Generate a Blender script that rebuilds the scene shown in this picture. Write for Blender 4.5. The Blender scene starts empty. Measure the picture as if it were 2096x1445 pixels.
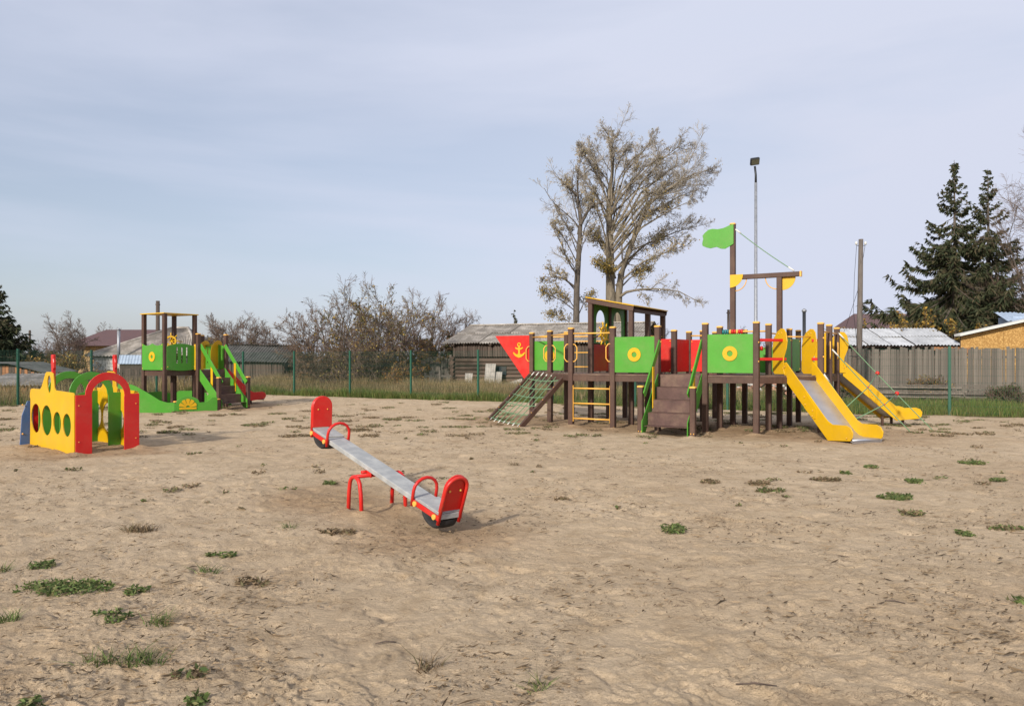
import bpy, math, random
import numpy as np
from mathutils import Vector, Matrix
from mathutils.geometry import tessellate_polygon

# ---------------------------------------------------------------- camera, sky, sun, exposure
scene = bpy.context.scene
COL = scene.collection
F_PX, CX, HY, EYE = 1560.0, 1048.0, 737.0, 1.6
cam_d = bpy.data.cameras.new("camera")
cam = bpy.data.objects.new("camera", cam_d)
COL.objects.link(cam)
cam.location = (0, 0, EYE)
cam.rotation_euler = (math.radians(90), 0, 0)
cam_d.sensor_width = 36
cam_d.lens = 36 * F_PX / 2096
cam_d.shift_y = (HY - 722.5) / 2096
cam_d.clip_start = 0.05
cam_d.clip_end = 3000
scene.camera = cam

SUN_EL = math.radians(26)
SUN_SIDE = math.radians(29)          # the sun stands behind the viewer, a little to the left
ldir = Vector((math.sin(SUN_SIDE) * math.cos(SUN_EL), math.cos(SUN_SIDE) * math.cos(SUN_EL), -math.sin(SUN_EL)))
sun_d = bpy.data.lights.new("sun", 'SUN')
sun_d.energy = 3.8
sun_d.angle = math.radians(3.5)
sun_d.color = (1.0, 0.94, 0.85)
sun = bpy.data.objects.new("sun", sun_d)
COL.objects.link(sun)
sun.location = (-8, -20, 15)
sun.rotation_euler = ldir.to_track_quat('-Z', 'Y').to_euler()

world = bpy.data.worlds.new("World")
scene.world = world
world.use_nodes = True
wn, wl = world.node_tree.nodes, world.node_tree.links
wn.clear()
def N(nodes, t, **kw):
    n = nodes.new(t)
    for k, v in kw.items():
        if k.startswith('i_'):
            n.inputs[k[2:].replace('_', ' ')].default_value = v
        else:
            setattr(n, k, v)
    return n
sky = N(wn, 'ShaderNodeTexSky', sky_type='NISHITA', sun_disc=False)
sky.sun_elevation = SUN_EL
sky.sun_rotation = math.pi + SUN_SIDE
sky.air_density = 1.0
sky.dust_density = 1.6
sky.ozone_density = 1.2
tc = N(wn, 'ShaderNodeTexCoord')
mp = N(wn, 'ShaderNodeMapping')
mp.inputs['Scale'].default_value = (1.15, 0.7, 6.0)
mp.inputs['Rotation'].default_value = (0.0, 0.12, 0.3)
mp.inputs['Location'].default_value = (0.35, 0.2, 0.95)
n1 = N(wn, 'ShaderNodeTexNoise', i_Scale=1.0, i_Detail=8.0, i_Roughness=0.52, i_Distortion=0.5)
r1 = N(wn, 'ShaderNodeValToRGB')
r1.color_ramp.elements[0].position = 0.36
r1.color_ramp.elements[0].color = (0.66, 0.66, 0.66, 1)
r1.color_ramp.elements[1].position = 0.60
r1.color_ramp.elements[1].color = (0.97, 0.97, 0.97, 1)
veil = N(wn, 'ShaderNodeMix', data_type='RGBA')
n2 = N(wn, 'ShaderNodeTexNoise', i_Scale=0.8, i_Detail=3.0)
cm = N(wn, 'ShaderNodeMix', data_type='RGBA')
cm.inputs[6].default_value = (5.2, 5.65, 6.9, 1)
cm.inputs[7].default_value = (5.35, 5.55, 6.55, 1)
bg = N(wn, 'ShaderNodeBackground', i_Strength=0.1)
wo = N(wn, 'ShaderNodeOutputWorld')
wl.new(tc.outputs['Generated'], mp.inputs['Vector'])
wl.new(mp.outputs['Vector'], n1.inputs['Vector'])
wl.new(mp.outputs['Vector'], n2.inputs['Vector'])
wl.new(n1.outputs['Fac'], r1.inputs['Fac'])
wl.new(n2.outputs['Fac'], cm.inputs[0])
sepx = N(wn, 'ShaderNodeSeparateXYZ')
ma = N(wn, 'ShaderNodeMath', operation='MULTIPLY_ADD', use_clamp=True)
ma.inputs[1].default_value = 0.42
wl.new(tc.outputs['Generated'], sepx.inputs[0])
wl.new(sepx.outputs['X'], ma.inputs[0])
wl.new(r1.outputs['Color'], ma.inputs[2])
wl.new(ma.outputs[0], veil.inputs[0])
wl.new(sky.outputs['Color'], veil.inputs[6])
wl.new(cm.outputs[2], veil.inputs[7])
wl.new(veil.outputs[2], bg.inputs['Color'])
wl.new(bg.outputs['Background'], wo.inputs['Surface'])
scene.view_settings.view_transform = 'Standard'
scene.view_settings.look = 'None'
scene.view_settings.exposure = 0.36
scene.view_settings.gamma = 1.0
scene.view_settings.use_curve_mapping = False
scene.cycles.max_bounces = 6
scene.cycles.diffuse_bounces = 3
scene.cycles.transparent_max_bounces = 4

# ---------------------------------------------------------------- helpers
def V3(*a): return Vector(a)
def at(px, Y, py=None):
    """A point on the ground at depth Y that stands at image column px (or at row py too)."""
    z = 0.0 if py is None else EYE - (py - HY) / F_PX * Y
    return Vector(((px - CX) / F_PX * Y, Y, z))

ORIG = {}                                     # world origin of every parent
def tag(o, label, cat, group=None, kind=None):
    o['label'] = label
    if cat: o['category'] = cat
    if group: o['group'] = group
    if kind: o['kind'] = kind
    return o
def thing(name, loc, label, cat, group=None):
    o = bpy.data.objects.new(name, None)
    o.empty_display_size = 0.2
    COL.objects.link(o)
    o.location = loc
    ORIG[o.name] = Vector(loc)
    return tag(o, label, cat, group)
def link(name, me, parent=None, loc=None, R=None, mat=None):
    """Link a mesh whose vertices are relative to loc (world)."""
    o = bpy.data.objects.new(name, me)
    COL.objects.link(o)
    w = Vector(loc) if loc is not None else Vector((0, 0, 0))
    M = Matrix.Translation(w - (ORIG[parent.name] if parent else Vector((0, 0, 0))))
    if R is not None:
        M = M @ R.to_4x4()
    o.parent = parent
    o.matrix_basis = M
    ORIG[o.name] = w
    if mat and not me.materials:
        me.materials.append(mat)
    return o
def frame(ex, ey, ez=None):
    ex, ey = Vector(ex), Vector(ey)
    ez = ex.cross(ey) if ez is None else Vector(ez)
    return Matrix((ex, ey, ez)).transposed()

class MB:
    def __init__(s):
        s.v, s.f, s.sm = [], [], []
    def add(s, vs, fs, smooth=False):
        b = len(s.v)
        s.v += [tuple(p) for p in vs]
        s.f += [tuple(i + b for i in f) for f in fs]
        s.sm += [smooth] * len(fs)
        return s
    def box(s, c, size, R=None):
        c = Vector(c); h = Vector(size) / 2
        vs = []
        for x in (-1, 1):
            for y in (-1, 1):
                for z in (-1, 1):
                    p = Vector((x * h.x, y * h.y, z * h.z))
                    vs.append(c + (R @ p if R else p))
        return s.add(vs, [(0, 1, 3, 2), (4, 6, 7, 5), (0, 4, 5, 1), (2, 3, 7, 6), (0, 2, 6, 4), (1, 5, 7, 3)])
    def bar(s, p0, p1, w, h, up=(0, 0, 1)):
        p0, p1 = Vector(p0), Vector(p1)
        d = (p1 - p0); L = d.length; d.normalize()
        a = d.cross(Vector(up)).normalized(); b = a.cross(d)
        return s.box((p0 + p1) / 2, (w, L, h), Matrix((a, d, b)).transposed())
    def prism(s, poly, z0, z1, top=None):
        n = len(poly); top = top or poly
        vs = [(x, y, z0) for x, y in poly] + [(x, y, z1) for x, y in top]
        fs = [tuple(range(n))[::-1], tuple(range(n, 2 * n))]
        fs += [(i, (i + 1) % n, n + (i + 1) % n, n + i) for i in range(n)]
        return s.add(vs, fs)
    def tube(s, pts, r, n=8, cap=True, closed=False, smooth=True):
        pts = [Vector(p) for p in pts]; K = len(pts)
        rs = r if isinstance(r, (list, tuple)) else [r] * K
        vs, prev = [], None
        for i, p in enumerate(pts):
            if closed: t = pts[(i + 1) % K] - pts[i - 1]
            else: t = pts[min(i + 1, K - 1)] - pts[max(i - 1, 0)]
            t.normalize()
            if prev is None:
                a = t.cross(Vector((0, 0, 1)) if abs(t.z) < 0.9 else Vector((1, 0, 0)))
            else:
                a = prev - t * prev.dot(t)
            a.normalize(); prev = a; b = t.cross(a)
            for k in range(n):
                q = 2 * math.pi * k / n
                vs.append(p + (a * math.cos(q) + b * math.sin(q)) * rs[i])
        fs = []
        for i in range(K if closed else K - 1):
            j = (i + 1) % K
            for k in range(n):
                k2 = (k + 1) % n
                fs.append((i * n + k, i * n + k2, j * n + k2, j * n + k))
        s.add(vs, fs, smooth)
        if cap and not closed:
            b = len(s.v) - len(vs)
            s.f += [tuple(b + k for k in range(n))[::-1], tuple(b + (K - 1) * n + k for k in range(n))]
            s.sm += [False, False]
        return s
    def plate(s, outer, holes, O, ex, ey, th):
        """A flat board cut to an outline, with holes; thickness th along ex x ey from O."""
        O, ex, ey = Vector(O), Vector(ex), Vector(ey)
        ez = ex.cross(ey).normalized() * th
        loops = [[Vector((x, y, 0)) for x, y in lp] for lp in [outer] + list(holes)]
        tri = tessellate_polygon(loops)
        flat = [p for lp in loops for p in lp]
        n = len(flat)
        P = [O + ex * p.x + ey * p.y for p in flat]
        vs = P + [p + ez for p in P]
        fs = []
        for t in tri:
            a, b, c = flat[t[0]], flat[t[1]], flat[t[2]]
            if (b - a).cross(c - a).z < 0: t = (t[0], t[2], t[1])
            fs.append((t[0] + n, t[1] + n, t[2] + n))
            fs.append((t[2], t[1], t[0]))
        k = 0
        for li, lp in enumerate(loops):
            m = len(lp)
            area = sum(lp[i].x * lp[(i + 1) % m].y - lp[(i + 1) % m].x * lp[i].y for i in range(m))
            flip = (area < 0) != (li > 0)
            for i in range(m):
                a, b = k + i, k + (i + 1) % m
                fs.append((b, a, a + n, b + n) if flip else (a, b, b + n, a + n))
            k += m
        return s.add(vs, fs)
    def ball(s, c, r, n=6):
        c = Vector(c); vs = []
        for i in range(1, 4):
            th = math.pi * i / 4
            for k in range(n):
                ph = 2 * math.pi * k / n
                vs.append(c + Vector((math.sin(th) * math.cos(ph), math.sin(th) * math.sin(ph), math.cos(th))) * r)
        vs += [c + Vector((0, 0, r)), c - Vector((0, 0, r))]
        fs = []
        for k in range(n):
            k2 = (k + 1) % n
            fs += [(k, n + k, n + k2, k2), (n + k, 2 * n + k, 2 * n + k2, n + k2), (3 * n, k, k2), (3 * n + 1, 2 * n + k2, 2 * n + k)]
        return s.add(vs, fs, True)
    def mesh(s, name, off=Vector((0, 0, 0))):
        me = bpy.data.meshes.new(name)
        me.from_pydata([(x - off.x, y - off.y, z - off.z) for x, y, z in s.v], [], s.f)
        me.polygons.foreach_set('use_smooth', s.sm)
        me.update()
        return me
    def build(s, name, mat, parent=None, loc=None):
        w = Vector(loc) if loc is not None else (ORIG[parent.name] if parent else Vector((0, 0, 0)))
        me = s.mesh(name, w)
        return link(name, me, parent, w, None, mat)

def bevel(o, w, seg=1):
    m = o.modifiers.new('bevel', 'BEVEL')
    m.width = w; m.segments = seg; m.limit_method = 'ANGLE'; m.angle_limit = math.radians(50)
    return o

def np_mesh(name, verts, faces, smooth=False, col=None):
    """Fast mesh from numpy arrays; faces is a list of (n,k) index arrays."""
    me = bpy.data.meshes.new(name)
    verts = np.asarray(verts, dtype=np.float32).reshape(-1, 3)
    me.vertices.add(len(verts))
    me.vertices.foreach_set('co', verts.ravel())
    faces = [np.asarray(f, dtype=np.int32) for f in faces if len(f)]
    loops = np.concatenate([f.ravel() for f in faces])
    tot = np.concatenate([np.full(len(f), f.shape[1], dtype=np.int32) for f in faces])
    start = np.concatenate([[0], np.cumsum(tot)[:-1]]).astype(np.int32)
    me.loops.add(len(loops)); me.loops.foreach_set('vertex_index', loops)
    me.polygons.add(len(tot))
    me.polygons.foreach_set('loop_start', start)
    me.polygons.foreach_set('loop_total', tot)
    me.polygons.foreach_set('use_smooth', np.full(len(tot), smooth, dtype=bool))
    me.update(calc_edges=True)
    if col is not None:
        a = me.color_attributes.new('col', 'FLOAT_COLOR', 'POINT')
        c = np.ones((len(verts), 4), dtype=np.float32); c[:, :3] = col
        a.data.foreach_set('color', c.ravel())
    return me

def tubes(lines, radii, n):
    """lines (N,K,3), radii (N,K) -> verts, quads."""
    L = np.asarray(lines, dtype=np.float64); r = np.asarray(radii, dtype=np.float64)
    Nn, K, _ = L.shape
    t = np.gradient(L, axis=1)
    t /= np.linalg.norm(t, axis=2, keepdims=True) + 1e-9
    ref = np.zeros_like(t); ref[..., 2] = 1
    ref[np.abs(t[..., 2]) > 0.93] = (1, 0, 0)
    a = np.cross(t, ref); a /= np.linalg.norm(a, axis=2, keepdims=True) + 1e-9
    b = np.cross(t, a)
    q = 2 * np.pi * np.arange(n) / n
    v = L[:, :, None] + (a[:, :, None] * np.cos(q)[None, None, :, None] + b[:, :, None] * np.sin(q)[None, None, :, None]) * r[:, :, None, None]
    idx = np.arange(Nn * K * n).reshape(Nn, K, n)
    i0 = idx[:, :-1]; i1 = idx[:, 1:]
    f = np.stack([i0, np.roll(i0, -1, 2), np.roll(i1, -1, 2), i1], axis=-1).reshape(-1, 4)
    return v.reshape(-1, 3), f

def hash2(ix, iy, seed):
    n = (ix.astype(np.int64) * 374761393 + iy.astype(np.int64) * 668265263 + seed * 974711) & 0xffffffff
    n = ((n ^ (n >> 13)) * 1274126177) & 0xffffffff
    return ((n ^ (n >> 16)) & 0xffff) / 65535.0
def vnoise(x, y, seed=0):
    ix, iy = np.floor(x), np.floor(y)
    fx, fy = x - ix, y - iy
    fx = fx * fx * (3 - 2 * fx); fy = fy * fy * (3 - 2 * fy)
    a = hash2(ix, iy, seed); b = hash2(ix + 1, iy, seed); c = hash2(ix, iy + 1, seed); d = hash2(ix + 1, iy + 1, seed)
    return (a + (b - a) * fx) * (1 - fy) + (c + (d - c) * fx) * fy
def fbm(x, y, seed=0, octv=4):
    s = np.zeros_like(x); a, tot = 1.0, 0.0
    for o in range(octv):
        s += a * vnoise(x * 2 ** o + 17.3 * o, y * 2 ** o - 9.1 * o, seed + o); tot += a; a *= 0.5
    return s / tot

# ---------------------------------------------------------------- materials
MATS = {}
def pmat(name, col, rough=0.5, var=0.10, scale=5.0, bump=0.0, bscale=40.0, spec=0.4, metal=0.0, stretch=(1, 1, 1), rnd=0.0,
         col2=None, mixpos=(0.45, 0.65), attr=False, dirt=0.0):
    m = bpy.data.materials.new(name); m.use_nodes = True
    n, l = m.node_tree.nodes, m.node_tree.links
    b = n['Principled BSDF']
    b.inputs['Roughness'].default_value = rough
    b.inputs['Specular IOR Level'].default_value = spec
    b.inputs['Metallic'].default_value = metal
    t = n.new('ShaderNodeTexCoord'); mp = n.new('ShaderNodeMapping')
    mp.inputs['Scale'].default_value = stretch
    oi = n.new('ShaderNodeObjectInfo')
    off = n.new('ShaderNodeVectorMath'); off.operation = 'MULTIPLY_ADD'
    off.inputs[1].default_value = (0, 0, 0)
    cmb = n.new('ShaderNodeCombineXYZ')
    mul = n.new('ShaderNodeMath'); mul.operation = 'MULTIPLY'; mul.inputs[1].default_value = 37.0 if rnd else 0.0
    l.new(oi.outputs['Random'], mul.inputs[0])
    for k in range(3): l.new(mul.outputs[0], cmb.inputs[k])
    add = n.new('ShaderNodeVectorMath'); add.operation = 'ADD'
    l.new(t.outputs['Object'], add.inputs[0]); l.new(cmb.outputs[0], add.inputs[1])
    l.new(add.outputs[0], mp.inputs['Vector'])
    n.remove(off)
    nz = n.new('ShaderNodeTexNoise'); nz.inputs['Scale'].default_value = scale; nz.inputs['Detail'].default_value = 6
    nz.inputs['Roughness'].default_value = 0.62
    l.new(mp.outputs['Vector'], nz.inputs['Vector'])
    ramp = n.new('ShaderNodeValToRGB')
    c = Vector(col)
    ca, cb = c * (1 - var), (Vector(col2) if col2 else c * (1 + var))
    ramp.color_ramp.elements[0].position, ramp.color_ramp.elements[1].position = mixpos if col2 else (0.3, 0.7)
    ramp.color_ramp.elements[0].color = (*ca, 1); ramp.color_ramp.elements[1].color = (*cb, 1)
    l.new(nz.outputs['Fac'], ramp.inputs['Fac'])
    out = ramp.outputs['Color']
    if attr:
        at_ = n.new('ShaderNodeAttribute'); at_.attribute_name = 'col'
        mx = n.new('ShaderNodeMix'); mx.data_type = 'RGBA'; mx.blend_type = 'MULTIPLY'; mx.inputs[0].default_value = 1.0
        l.new(out, mx.inputs[6]); l.new(at_.outputs['Color'], mx.inputs[7]); out = mx.outputs[2]
    if rnd:
        mr = n.new('ShaderNodeMapRange'); mr.inputs['To Min'].default_value = 1 - rnd; mr.inputs['To Max'].default_value = 1 + rnd
        l.new(oi.outputs['Random'], mr.inputs['Value'])
        hv = n.new('ShaderNodeHueSaturation'); l.new(mr.outputs[0], hv.inputs['Value']); l.new(out, hv.inputs['Color']); out = hv.outputs['Color']
    if dirt:
        dz = n.new('ShaderNodeTexNoise'); dz.inputs['Scale'].default_value = 2.3; dz.inputs['Detail'].default_value = 9; dz.inputs['Roughness'].default_value = 0.72
        l.new(add.outputs[0], dz.inputs['Vector'])
        dr = n.new('ShaderNodeMapRange'); dr.inputs['From Min'].default_value = 0.47; dr.inputs['From Max'].default_value = 0.74; dr.inputs['To Max'].default_value = dirt
        l.new(dz.outputs['Fac'], dr.inputs['Value'])
        dm = n.new('ShaderNodeMix'); dm.data_type = 'RGBA'; dm.inputs[7].default_value = (0.30, 0.21, 0.13, 1)
        l.new(dr.outputs[0], dm.inputs[0]); l.new(out, dm.inputs[6]); out = dm.outputs[2]
    l.new(out, b.inputs['Base Color'])
    rr = n.new('ShaderNodeMapRange'); rr.inputs['To Min'].default_value = max(0.05, rough - 0.12); rr.inputs['To Max'].default_value = min(1, rough + 0.12)
    l.new(nz.outputs['Fac'], rr.inputs['Value']); l.new(rr.outputs[0], b.inputs['Roughness'])
    if bump:
        bz = n.new('ShaderNodeTexNoise'); bz.inputs['Scale'].default_value = bscale; bz.inputs['Detail'].default_value = 5
        l.new(mp.outputs['Vector'], bz.inputs['Vector'])
        bp = n.new('ShaderNodeBump'); bp.inputs['Strength'].default_value = 1.0; bp.inputs['Distance'].default_value = bump
        l.new(bz.outputs['Fac'], bp.inputs['Height']); l.new(bp.outputs['Normal'], b.inputs['Normal'])
    MATS[name] = m
    return m
YEL = pmat('yellow_paint', (0.60, 0.345, 0.004), 0.42, 0.06, 3, 0.0006, 60, dirt=0.17, rnd=0.05)
RED = pmat('red_paint', (0.53, 0.014, 0.010), 0.40, 0.08, 3, 0.0006, 60, dirt=0.17, rnd=0.05)
GRN = pmat('green_paint', (0.062, 0.262, 0.022), 0.42, 0.07, 3, 0.0006, 60, dirt=0.17, rnd=0.05)
BLU = pmat('blue_paint', (0.055, 0.12, 0.29), 0.45, 0.1, 3, 0.0006, 60, dirt=0.17, rnd=0.05)
BRN = pmat('brown_stained_wood', (0.068, 0.034, 0.023), 0.62, 0.22, 4, 0.0012, 30, stretch=(6, 6, 0.7), rnd=0.10, dirt=0.16)
DECKM = pmat('brown_deck_board', (0.125, 0.075, 0.055), 0.7, 0.25, 6, 0.001, 40, rnd=0.08, dirt=0.6)
STEPM = pmat('brown_step_plywood', (0.088, 0.045, 0.037), 0.55, 0.28, 5, 0.0006, 50, rnd=0.06, dirt=0.38)
CAPM = pmat('orange_yellow_plastic', (0.72, 0.38, 0.07), 0.38, 0.06, 8)
TEAL = pmat('teal_plastic', (0.015, 0.16, 0.17), 0.35, 0.08, 8)
STEEL = pmat('brushed_steel', (0.46, 0.46, 0.48), 0.42, 0.10, 4, metal=0.75, stretch=(1, 1, 1), spec=0.5)
GALV = pmat('galvanised_steel', (0.30, 0.31, 0.33), 0.5, 0.2, 14, metal=0.5)
GREYB = pmat('weathered_grey_seat_board', (0.32, 0.325, 0.32), 0.6, 0.10, 7, 0.0008, 30, col2=(0.40, 0.40, 0.38))
BLACK = pmat('black_rubber', (0.022, 0.021, 0.021), 0.75, 0.3, 20, 0.002, 60)
DARKM = pmat('dark_lamp_metal', (0.02, 0.022, 0.025), 0.5, 0.2, 20)
ROPE = pmat('green_grey_rope', (0.15, 0.26, 0.14), 0.9, 0.2, 60, 0.002, 120)
WHT = pmat('white_plastic', (0.62, 0.61, 0.56), 0.5, 0.08, 10)
FENM = pmat('dark_green_fence_coat', (0.012, 0.075, 0.045), 0.45, 0.1, 8)
GREYW = pmat('weathered_grey_timber', (0.142, 0.120, 0.098), 0.9, 0.40, 3.5, 0.004, 26, stretch=(7, 7, 0.8), rnd=0.26)
DARKW = pmat('old_dark_timber', (0.085, 0.062, 0.048), 0.9, 0.4, 3.5, 0.006, 20, stretch=(7, 7, 0.8), rnd=0.25)
LOGM = pmat('old_log_timber', (0.115, 0.075, 0.055), 0.9, 0.45, 4, 0.008, 16, stretch=(0.6, 6, 6), rnd=0.25)
ORGW = pmat('orange_board_timber', (0.33, 0.155, 0.07), 0.85, 0.35, 4, 0.004, 26, stretch=(7, 7, 0.8), rnd=0.25)
SLATE = pmat('asbestos_slate', (0.36, 0.32, 0.27), 0.9, 0.28, 1.6, 0.004, 30, rnd=0.12, col2=(0.46, 0.415, 0.36))
SHEETM = pmat('pale_lichened_slate', (0.37, 0.34, 0.30), 0.9, 0.3, 4, 0.004, 30, rnd=0.15)
SLATEW = pmat('pale_corrugated_roofing', (0.39, 0.40, 0.415), 0.6, 0.22, 2, 0.002, 30, rnd=0.08)
SLATED = pmat('dark_mossy_slate', (0.10, 0.097, 0.085), 0.95, 0.4, 2.5, 0.01, 14, rnd=0.2)
BRROOF = pmat('brown_metal_roof', (0.105, 0.056, 0.05), 0.5, 0.12, 2, rnd=0.05)
BLROOF = pmat('blue_grey_metal', (0.33, 0.40, 0.50), 0.45, 0.12, 4, rnd=0.06)
OSB = pmat('yellow_strand_board', (0.48, 0.26, 0.075), 0.85, 0.3, 16, 0.003, 60, col2=(0.60, 0.37, 0.13))
WBLOCK = pmat('white_silicate_block', (0.52, 0.50, 0.46), 0.9, 0.16, 5, 0.004, 30, rnd=0.12)
YBRICK = pmat('yellow_brick', (0.40, 0.26, 0.12), 0.9, 0.3, 9, 0.004, 30, rnd=0.2)
RBRICK = pmat('broken_brick', (0.36, 0.20, 0.14), 0.92, 0.4, 9, 0.006, 20, rnd=0.35)
GLASS = pmat('dark_window_glass', (0.03, 0.035, 0.04), 0.12, 0.1, 2, spec=0.8)
BARK = pmat('grey_bark', (0.095, 0.078, 0.062), 0.95, 0.4, 4, 0.02, 9, stretch=(3, 3, 0.8))
BARKP = pmat('pale_poplar_bark', (0.17, 0.14, 0.10), 0.95, 0.4, 3, 0.03, 7, stretch=(3, 3, 0.6))
TWIG = pmat('twig', (0.128, 0.088, 0.064), 0.95, 0.3, 2)
TWIGP = pmat('pale_twig', (0.31, 0.27, 0.215), 0.95, 0.3, 2)
LEAFM = pmat('leaf', (1, 1, 1), 0.8, 0.2, 3, attr=True, spec=0.12)
POLEW = pmat('grey_brown_pole_timber', (0.12, 0.10, 0.085), 0.9, 0.35, 3.5, 0.004, 26, stretch=(7, 7, 0.8))
def translucent(m, amt=0.3):
    n, l = m.node_tree.nodes, m.node_tree.links
    b = n['Principled BSDF']; o = n['Material Output']
    t = n.new('ShaderNodeBsdfTranslucent'); mx = n.new('ShaderNodeMixShader'); mx.inputs[0].default_value = amt
    src = b.inputs['Base Color'].links[0].from_socket
    l.new(src, t.inputs['Color']); l.new(b.outputs[0], mx.inputs[1]); l.new(t.outputs[0], mx.inputs[2]); l.new(mx.outputs[0], o.inputs['Surface'])
translucent(LEAFM, 0.3)
# ---------------------------------------------------------------- ground
FP0 = Vector((-9.66, 33.8, 0)); FST = Vector((2.785, -1.477, 0)); FDIR = FST.normalized(); FNOR = Vector((0.469, 0.883, 0))
CORNER = FP0 - 2 * FST; LEFTEND = Vector((-17.5, 27.0, 0))
LD = (LEFTEND - CORNER).normalized(); LN = Vector((LD.y, -LD.x, 0))      # points out of the playground, to the left
if LN.x > 0: LN = -LN
def outside(x, y):
    """metres beyond the wire fence (negative inside the playground)"""
    a = (x - FP0.x) * FNOR.x + (y - FP0.y) * FNOR.y
    b = (x - CORNER.x) * LN.x + (y - CORNER.y) * LN.y
    return np.maximum(a, b)
def g_low(x, y):
    return 0.10 * (fbm(x * 0.13 + 5, y * 0.13, 3, 2) - 0.5) + 0.05 * (fbm(x * 0.55, y * 0.55 + 3, 11, 2) - 0.5)
def gz(x, y):
    return float(g_low(np.array([float(x)]), np.array([float(y)]))[0])

UH = Vector((0.8526, -0.5225, 0)); VH = Vector((0.5225, 0.8526, 0)); MOD = 1.085
G0 = Vector((2.34, 17.65, 0))
def G(i, j): return G0 + UH * (MOD * i) + VH * (MOD * j)
FEET = [tuple(G(i, j))[:2] for i, j in ((-1, 0), (0, 0), (1, 0), (2, 0), (3, 0), (3, 1), (2, 1), (4, 1), (1, 1), (-1, 1), (0, 1), (1, -0.87), (2, -0.87))]
FEET += [(-1.76, 8.13), (-1.56, 7.92), (-1.32, 8.43), (-1.14, 8.21), (-7.45, 13.0), (-6.75, 13.78), (-9.27, 24.5), (-8.5, 25.3)]
def build_ground():
    ys = [-60, -30, -15, -8, -4, -2, -0.5, 0.6, 1.4, 2.0]
    y = 2.4
    while y < 46:
        ys.append(y); y += max(0.010, 0.0038 * y)
    while y < 900:
        ys.append(y); y *= 1.06
    ys += [1200, 1800]
    inner = np.linspace(-0.78, 0.78, 640)
    outer = np.array([0.8, 0.85, 0.95, 1.1, 1.4, 1.9, 2.8, 4.5, 8, 14])
    ratio = np.concatenate([-outer[::-1], inner, outer])
    Y = np.array(ys)
    X = ratio[None, :] * np.maximum(Y + 0.6, 3.0)[:, None]
    Yg = np.repeat(Y[:, None], len(ratio), 1)
    x, y = X.ravel(), Yg.ravel()
    near = np.clip((70 - np.abs(y)) / 20, 0, 1) * np.clip((60 - np.abs(x)) / 20, 0, 1)
    z = g_low(x, y) * near
    sp = np.maximum(0.010, 0.0034 * np.abs(y))
    det = np.clip((48 - y) / 8, 0, 1) * (y > 1.5) * (np.abs(x) < 0.85 * (y + 2))
    out = outside(x, y)
    sandy = np.clip(-out / 0.6, 0, 1)
    patch = fbm(x * 0.8, y * 0.8, 40, 3)
    # trodden dents, crusts and crumbs; each fades out where the mesh gets too coarse for it
    def band(wl): return np.clip(wl / (2.2 * sp) - 0.6, 0, 1)
    wx_, wy_ = fbm(x * 3.1, y * 3.1, 201, 3) - 0.5, fbm(x * 3.1 + 50, y * 3.1, 207, 3) - 0.5
    def rot(deg, k=0.25):
        ca, sa = math.cos(math.radians(deg)), math.sin(math.radians(deg))
        return (x + k * wx_) * ca - (y + k * wy_) * sa, (x + k * wx_) * sa + (y + k * wy_) * ca
    xa, ya = rot(23); d1 = fbm(xa * 2.3, ya * 2.3, 21, 4); z += det * (d1 - 0.5) * 0.050 * band(0.38)
    xa, ya = rot(51, 0.4); v = fbm(xa * 4.4, ya * 5.0, 31, 2); z -= det * np.clip(v - 0.60, 0, 1) * 0.085 * band(0.2) * (0.4 + patch)
    xa, ya = rot(37, 0.35); rd = 1 - np.abs(2 * fbm(xa * 7.5, ya * 9, 51, 3) - 1)
    z += det * np.clip(rd - 0.74, 0, 1) * 0.055 * band(0.1) * np.clip(2.6 * patch - 0.75, 0.06, 1.2)
    xa, ya = rot(71, 0.2); c = fbm(xa * 21, ya * 24, 61, 2); z += det * np.clip(c - 0.56, 0, 1) * 0.046 * band(0.04) * np.clip(3 * patch - 0.8, 0.2, 1.2)
    xa, ya = rot(12, 0.2); c3 = fbm(xa * 13, ya * 13, 65, 2); z -= det * np.clip(c3 - 0.60, 0, 1) * 0.045 * band(0.07) * np.clip(3 * (1 - patch) - 0.8, 0.1, 1.2)
    xa, ya = rot(61, 0.1); c2 = vnoise(xa * 55, ya * 60, 71); z += det * (c2 - 0.5) * 0.006 * band(0.02)
    gf = np.clip((out + 0.25 + 0.9 * (fbm(x * 1.3, y * 1.3, 81, 3) - 0.5)) / 0.35, 0, 1)
    nr, nc = len(Y), len(ratio)
    idx = np.arange(nr * nc).reshape(nr, nc)
    f = np.stack([idx[:-1, :-1], idx[:-1, 1:], idx[1:, 1:], idx[1:, :-1]], -1).reshape(-1, 4)
    # soil dug over and trodden round the play equipment, heaped a little at the post feet
    def seg(ax, ay, bx, by):
        t = np.clip(((x - ax) * (bx - ax) + (y - ay) * (by - ay)) / ((bx - ax) ** 2 + (by - ay) ** 2), 0, 1)
        return np.hypot(x - ax - t * (bx - ax), y - ay - t * (by - ay))
    wob = 1.6 * (fbm(x * 0.9, y * 0.9, 111, 4) - 0.5)
    dug = np.clip((2.7 + wob - seg(0.8, 19.9, 6.7, 16.7)) / 1.3, 0, 1)
    dug = np.maximum(dug, np.clip((1.35 + wob - seg(-8.4, 14.4, -7.1, 13.4)) / 0.8, 0, 1))
    dug = np.maximum(dug, 0.8 * np.clip((0.95 + 0.7 * wob - seg(-2.3, 9.1, -0.6, 7.2)) / 0.7, 0, 1))
    dug = np.maximum(dug, np.clip((2.2 + wob - seg(-11.5, 24.8, -9.2, 25.5)) / 1.2, 0, 1))
    for fx, fy in FEET:
        r2 = (x - fx) ** 2 + (y - fy) ** 2
        z += det * 0.045 * np.exp(-r2 / 0.035) * (0.5 + vnoise(x * 9, y * 9, 123))
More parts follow.
